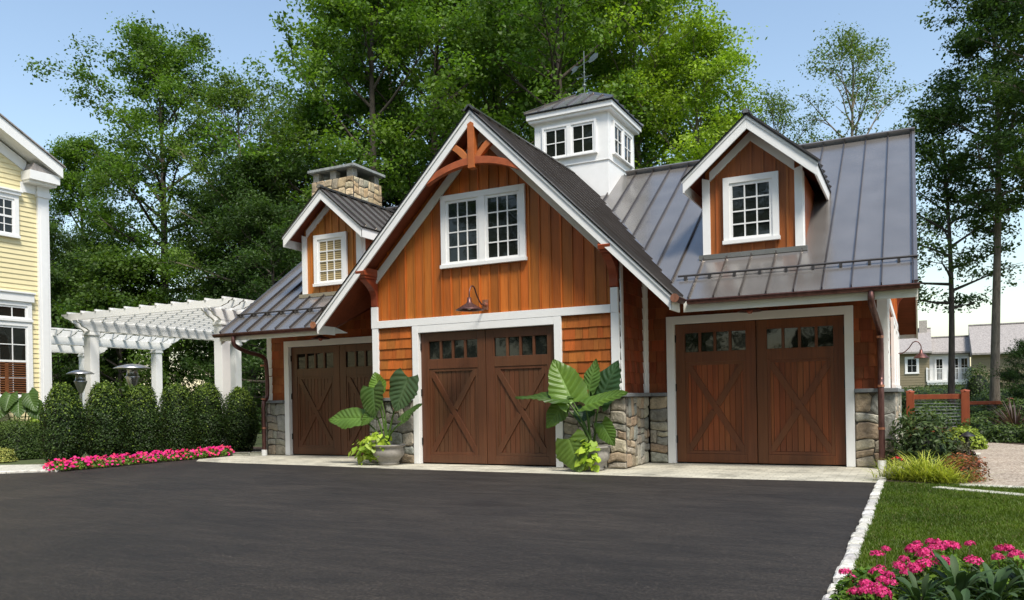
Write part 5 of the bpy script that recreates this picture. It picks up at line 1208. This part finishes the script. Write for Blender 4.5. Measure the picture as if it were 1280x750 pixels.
# ================================================================== PERGOLAS, HEATERS
def scroll(u0, z0, z1, L, out):     # profile of a beam from u0 going far, near end cut as an S-scroll; out=-1 near end
    h = z1 - z0; return [(u0, z1), (u0 + .03, z1 - h * .22), (u0 + .12, z1 - h * .34), (u0 + .17, z1 - h * .62), (u0 + .30, z1 - h * .80), (u0 + .38, z0)]
def beam_y(mb, x, y0, y1, z0, z1, th=.07, far=True):
    mb.fr = right(x); a = scroll(y0, z0, z1, 0, -1); b = [(2 * y1 - (u + (y1 - y0)), z) for u, z in scroll(y0, z0, z1, 0, -1)] if False else [(y0 + y1 - u, z) for u, z in a]
    mb.wprism(a + b[::-1], -th / 2, th / 2)
def beam_x(mb, y, x0, x1, z0, z1, th=.05):
    mb.fr = front(y); a = scroll(x0, z0, z1, 0, -1); b = [(x0 + x1 - u, z) for u, z in a]; mb.wprism(a + b[::-1], -th / 2, th / 2)
def pergola(label, posts, xbeams, yr, xr, zb, loc, ny, nx, stag):
    t = thing('pergola', label, 'pergola', loc)
    for (x, y) in posts:
        mb = MB(); w_ = .135; mb.box(x - w_, x + w_, y - w_, y + w_, 0, zb - .12); mb.box(x - w_ - .03, x + w_ + .03, y - w_ - .03, y + w_ + .03, zb - .12, zb - .06); mb.box(x - w_ - .015, x + w_ + .015, y - w_ - .015, y + w_ + .015, zb - .06, zb - .003)
        mb.box(x - w_ - .03, x + w_ + .03, y - w_ - .03, y + w_ + .03, 0, .2); mb.build('post', m_white, t, bevel=.006)
    for x in xbeams:
        mb = MB()
        for o in (-.12, .12): beam_y(mb, x + o, yr[0], yr[1], zb, zb + .27)
        mb.build('beam', m_white, t, recalc=True, bevel=.004)
    for i in range(ny):
        y = yr[0] + .05 + (yr[1] - yr[0] - .1) * i / (ny - 1); mb = MB(); beam_x(mb, y, xr[0], xr[1], zb + .275, zb + .455, .045); mb.build('rafter', m_white, t, recalc=True)
    for i in range(nx):
        x = xr[0] + .3 + (xr[1] - xr[0] - .6) * i / (nx - 1); mb = MB(); mb.box(x - .02, x + .02, yr[0] - .0, yr[1] - .0, zb + .458, zb + .51); mb.build('purlin', m_white, t)
    return t
pergola('large white pergola with scroll-cut beam ends between the yellow house and the garage', [(-12.23, 2.13), (-7.2, 2.13), (-12.23, 7.4), (-7.2, 7.4)], [-12.23, -7.2], (1.6, 8.1), (-12.8, -6.3), 3.27, (-9.5, 4.8, 0), 19, 11, 0)
pergola('lower white pergola further back, left of the large one', [(-17.1, 8.2), (-20.8, 7.85), (-17.1, 3.3)], [-17.1, -20.8], (2.5, 8.8), (-21.4, -16.4), 3.25, (-19, 5.5, 0), 13, 7, 0)
def heater(x, y, label, r, h=2.2):
    t = thing('patio_heater', label, 'patio heater', (x, y, 0), 'mushroom patio heaters by the pergola')
    mb = MB(); mb.lathe([(.001, 0), (.24, 0), (.24, .6), (.2, .66), (.04, .7)], (x, y, 0), 20); mb.build('gas_base', m_steel, t)
    mb = MB(); mb.tube([(x, y, .6), (x, y, h - .5)], .035, 12); mb.lathe([(.035, h - .62), (.1, h - .46), (.11, h - .42)], (x, y, 0), 18); mb.build('pole', m_steel, t)
    mb = MB(); mb.lathe([(.05, h - .62), (.10, h - .50), (.155, h - .34), (.16, h - .30), (.13, h - .29), (.12, h - .16), (.14, h - .14), (.001, h - .11)], (x, y, 0), 18); mb.build('burner', m_steel, t)
    mb = MB(); mb.lathe([(.001, h), (r * .35, h - .015), (r * .75, h - .06), (r, h - .11), (r * .99, h - .12), (r * .7, h - .08), (.05, h - .05)], (x, y, 0), 32); mb.build('reflector', m_steel, t)
heater(-8.5, 0.55, 'larger steel patio heater standing between hedge and pergola', .42, 2.18); heater(-11.6, 1.35, 'smaller-looking patio heater just right of the yellow house corner', .34, 2.16)

# ================================================================== YELLOW HOUSE
HX = -11.5; house = thing('yellow_house', 'pale yellow clapboard house with white pilaster and rake at the left edge', 'house', (HX - 3, -6, 0))
YC = .42; RS = .52; ztop = lambda y: 7.02 + RS * (YC + .17 - y) if y > -7 else 7.02 + RS * (y + 14.8)
mb = MB(right(HX)); mb.wprism([(-14.6, 0), (YC, 0), (YC, 6.9), (-7, ztop(-7) - .2), (-14.6, 6.9)], -.2, 0, 0, (.5, .4, .2))
z = .1
while z < 10:
    ym = YC if z < 6.8 else YC - (z - 6.8) / RS
    yn = -14.5 if z < 6.8 else -14.5 + (z - 6.8) / RS
    if ym - yn < .3: break
    P = [mb.fr(yn, z, 0), mb.fr(ym, z, 0), mb.fr(ym, z, .024), mb.fr(yn, z, .024), mb.fr(yn, z + .125, 0), mb.fr(ym, z + .125, 0), mb.fr(ym, z + .125, .006), mb.fr(yn, z + .125, .006)]
    mb.add(P, MB.BF, 0); z += .122
mb.fr = lambda u, z, d: (HX - u, YC + d, z); mb.w(0, 9, 0, 6.9, -.1, .0)
mb.build('clapboard_wall', m_yellow, house, recalc=True)
mb = MB(right(HX)); mb.w(YC - .27, YC + .02, 0, 6.5, .0, .09); mb.w(YC - .21, YC - .04, .5, 6.25, .09, .105); mb.w(YC - .30, YC + .05, 6.5, 6.62, 0, .13); mb.w(YC - .28, YC + .03, 6.62, 6.85, 0, .10)
mb.w(-.6 + .35, YC - .283, 6.55, 6.80, 0, .05)
mb.build('corner_pilaster', m_white, house, bevel=.005)
mb = MB(right(HX)); mb.w(-.22, YC + .13, 6.84, 7.06, .0, .39); mb.w(-.20, YC + .10, 6.78, 6.84, .0, .30)
for k, (a, b, c, e) in enumerate([(0, .30, .52, .60), (.30, .52, .0, .04)]):
    if k == 0: mb.wprism([(YC + .17, 7.02), (YC + .17, 7.30), (-7, ztop(-7) + .32), (-7, ztop(-7))], .40, .46)
    else: mb.wprism([(-.1, ztop(-.1) - .05), (-7, ztop(-7) - .05), (-7, ztop(-7) - .32), (-.1, ztop(-.1) - .32)], .0, .05)
mb.wprism([(YC + .17, 7.02), (YC + .17, 7.06), (-7, ztop(-7) + .04), (-7, ztop(-7))], 0, .40)
mb.parts('rake_board', m_white, house, recalc=True)
mb = MB(right(HX)); mb.wprism([(-.18, 7.063), (YC + .10, 7.063), (YC + .05, 7.08), (-.1, 7.25)], .0, .37, 0, (.5, .45, .4)); mb.wprism([(YC + .22, 7.29), (YC + .22, 7.32), (-7, ztop(-7) + .35), (-14.9, 7.33), (-14.9, 7.3), (-7, ztop(-7) + .30)], -8, .50, 0, (.3, .28, .27))
mb.build('roof', m_shake, house, recalc=True)
def shutters(u0, u1, z0, z1, d, par):
    mb = MB(right(HX)); z = z0
    while z < z1: 
        P = [mb.fr(u0, z, d), mb.fr(u1, z, d), mb.fr(u1, z + .02, d + .03), mb.fr(u0, z + .02, d + .03), mb.fr(u0, z + .012, d), mb.fr(u1, z + .012, d), mb.fr(u1, z + .032, d + .03), mb.fr(u0, z + .032, d + .03)]
        mb.add(P, MB.BF, 0, (.30, .12, .05)); z += .055
    mb.w((u0 + u1) / 2 - .04, (u0 + u1) / 2 + .04, z0, z1, d, d + .03, 0, (.22, .08, .03)); return mb.build('louvre', m_timber, par)
wn = window('window', house, right(HX), -1.33, -.04, 1.38, 3.30, 1, 3, 4, .11, depth=.03, dbl=True)
shutters(-1.16, -.21, 1.53, 2.28, .043, wn)
window('window', house, right(HX), -1.33, -.04, 3.30, 3.80, 1, 3, 1, .11, depth=.031, head=.2)
window('window', house, right(HX), -1.21, -.32, 5.36, 6.42, 1, 3, 4, .11, depth=.03, dbl=True, head=.08)

# ================================================================== BEIGE HOUSE FAR BEHIND
BY = 65; beige = thing('beige_house', 'distant beige house with grey shake roofs and a white railed balcony', 'house', (11, BY + 4, 0))
m_beige = painted('beige_siding', (.27, .225, .14), .7, .1)
mb = MB(front(BY)); 
def clap(x0, x1, z0, z1, y):
    mb.fr = front(y); mb.w(x0, x1, z0, z1, -1, 0); z = z0
    while z < z1 - .1: mb.w(x0, x1, z + .02, z + .2, 0, .03); z += .22
clap(3.5, 9.3, 0, 4.7, BY); clap(9.3, 12.4, 0, 4.7, BY + 1.5); clap(12.4, 24, 0, 4.3, BY - 1)
mb.parts('siding_wall', m_beige, beige)
def broof(x0, x1, y0, z0, y1, z1):
    mb = MB(); mb.add([(x0, y0, z0), (x1, y0, z0), (x1, y1, z1), (x0, y1, z1), (x0, y0, z0 - .15), (x1, y0, z0 - .15), (x1, y1, z0 - .15), (x0, y1, z0 - .15)], MB.BF[1:] + [(0, 1, 2, 3)]); mb.obar((x0, y1, z1 + .03), (x1, y1, z1 + .03), .3, .1); return mb.build('roof', m_shake, beige, recalc=True)
broof(3, 9.5, BY - .5, 4.65, BY + 4, 6.9); broof(9.3, 12.5, BY + .9, 4.6, BY + 3, 6.0); broof(12.4, 25, BY - 1.6, 4.3, BY + 3, 6.9)
mb = MB(); mb.box(8.55, 9.2, BY + 3.2, BY + 4, 5, 7.6, 0, (.42, .38, .34)); mb.build('chimney', m_stone, beige)
mb = MB(); mb.box(9.1, 12.45, BY - .1, BY + 1.4, 1.75, 2.05); mb.box(9.1, 12.45, BY - .15, BY - .05, 1.95, 2.15)
for i in range(34): q = 9.12 + i * .1; mb.box(q, q + .035, BY - .1, BY - .06, 2.1, 3.1)
for q in (9.1, 10.7, 12.4): mb.box(q - .06, q + .06, BY - .14, BY - .02, 2.05, 3.25)
mb.box(9.1, 12.45, BY - .12, BY - .04, 3.1, 3.17); mb.box(10.65, 10.8, BY - .05, BY + .1, 0, 1.75)
mb.box(9.3, 12.3, BY + 1.38, BY + 1.45, 2.05, 4.4); mb.build('balcony', m_white, beige)
window('window', beige, front(BY), 7.4, 8.5, 2.75, 4.25, 1, 2, 2, .16, depth=.03); window('window', beige, front(BY), 7.5, 8.6, .4, 1.4, 1, 2, 1, .16, depth=.03)
for q in (9.7, 10.9, 11.6): window('glazed_door', beige, front(BY + 1.35), q, q + .75, 2.1, 4.15, 1, 2, 3, .1, depth=.01)

# ================================================================== GARDEN FENCES
m_red = wood('red_stained_timber', .5, .4, scale=(8, 8, 2))
def fence(label, x0, x1, y, h, n):
    t = thing('cable_fence', label, 'fence', ((x0 + x1) / 2, y, 0)); FC = (.26, .06, .022)
    for x in (x0, x1): mb = MB(); mb.box(x - .095, x + .095, y - .095, y + .095, 0, h, 0, FC); mb.lathe([(.12, 0), (.11, .02), (.001, .05)], (x, y, h), 4, 0, FC); mb.build('post', m_red, t, bevel=.008)
    mb = MB(); mb.box(x0 + .085, x1 - .085, y - .05, y + .05, h - .20, h - .07, 0, FC); mb.build('top_rail', m_red, t, bevel=.006)
    mb = MB(); mb.box(x0 + .085, x1 - .085, y - .05, y + .05, .12, .23, 0, FC); mb.build('bottom_rail', m_red, t, bevel=.006)
    for i in range(n): z = .27 + (h - .50) * i / (n - 1); mb = MB(); mb.tube([(x0 + .08, y, z), (x1 - .08, y, z)], .0075, 6); mb.build('cable', m_steel, t)
fence('short fence of red-stained posts with steel cables beside the garage corner', 8.17, 9.42, 10.9, 1.17, 9)
t = fence('distant low red-stained fence rail behind the shrubs', 9.9, 11.4, 22.4, .85, 4)
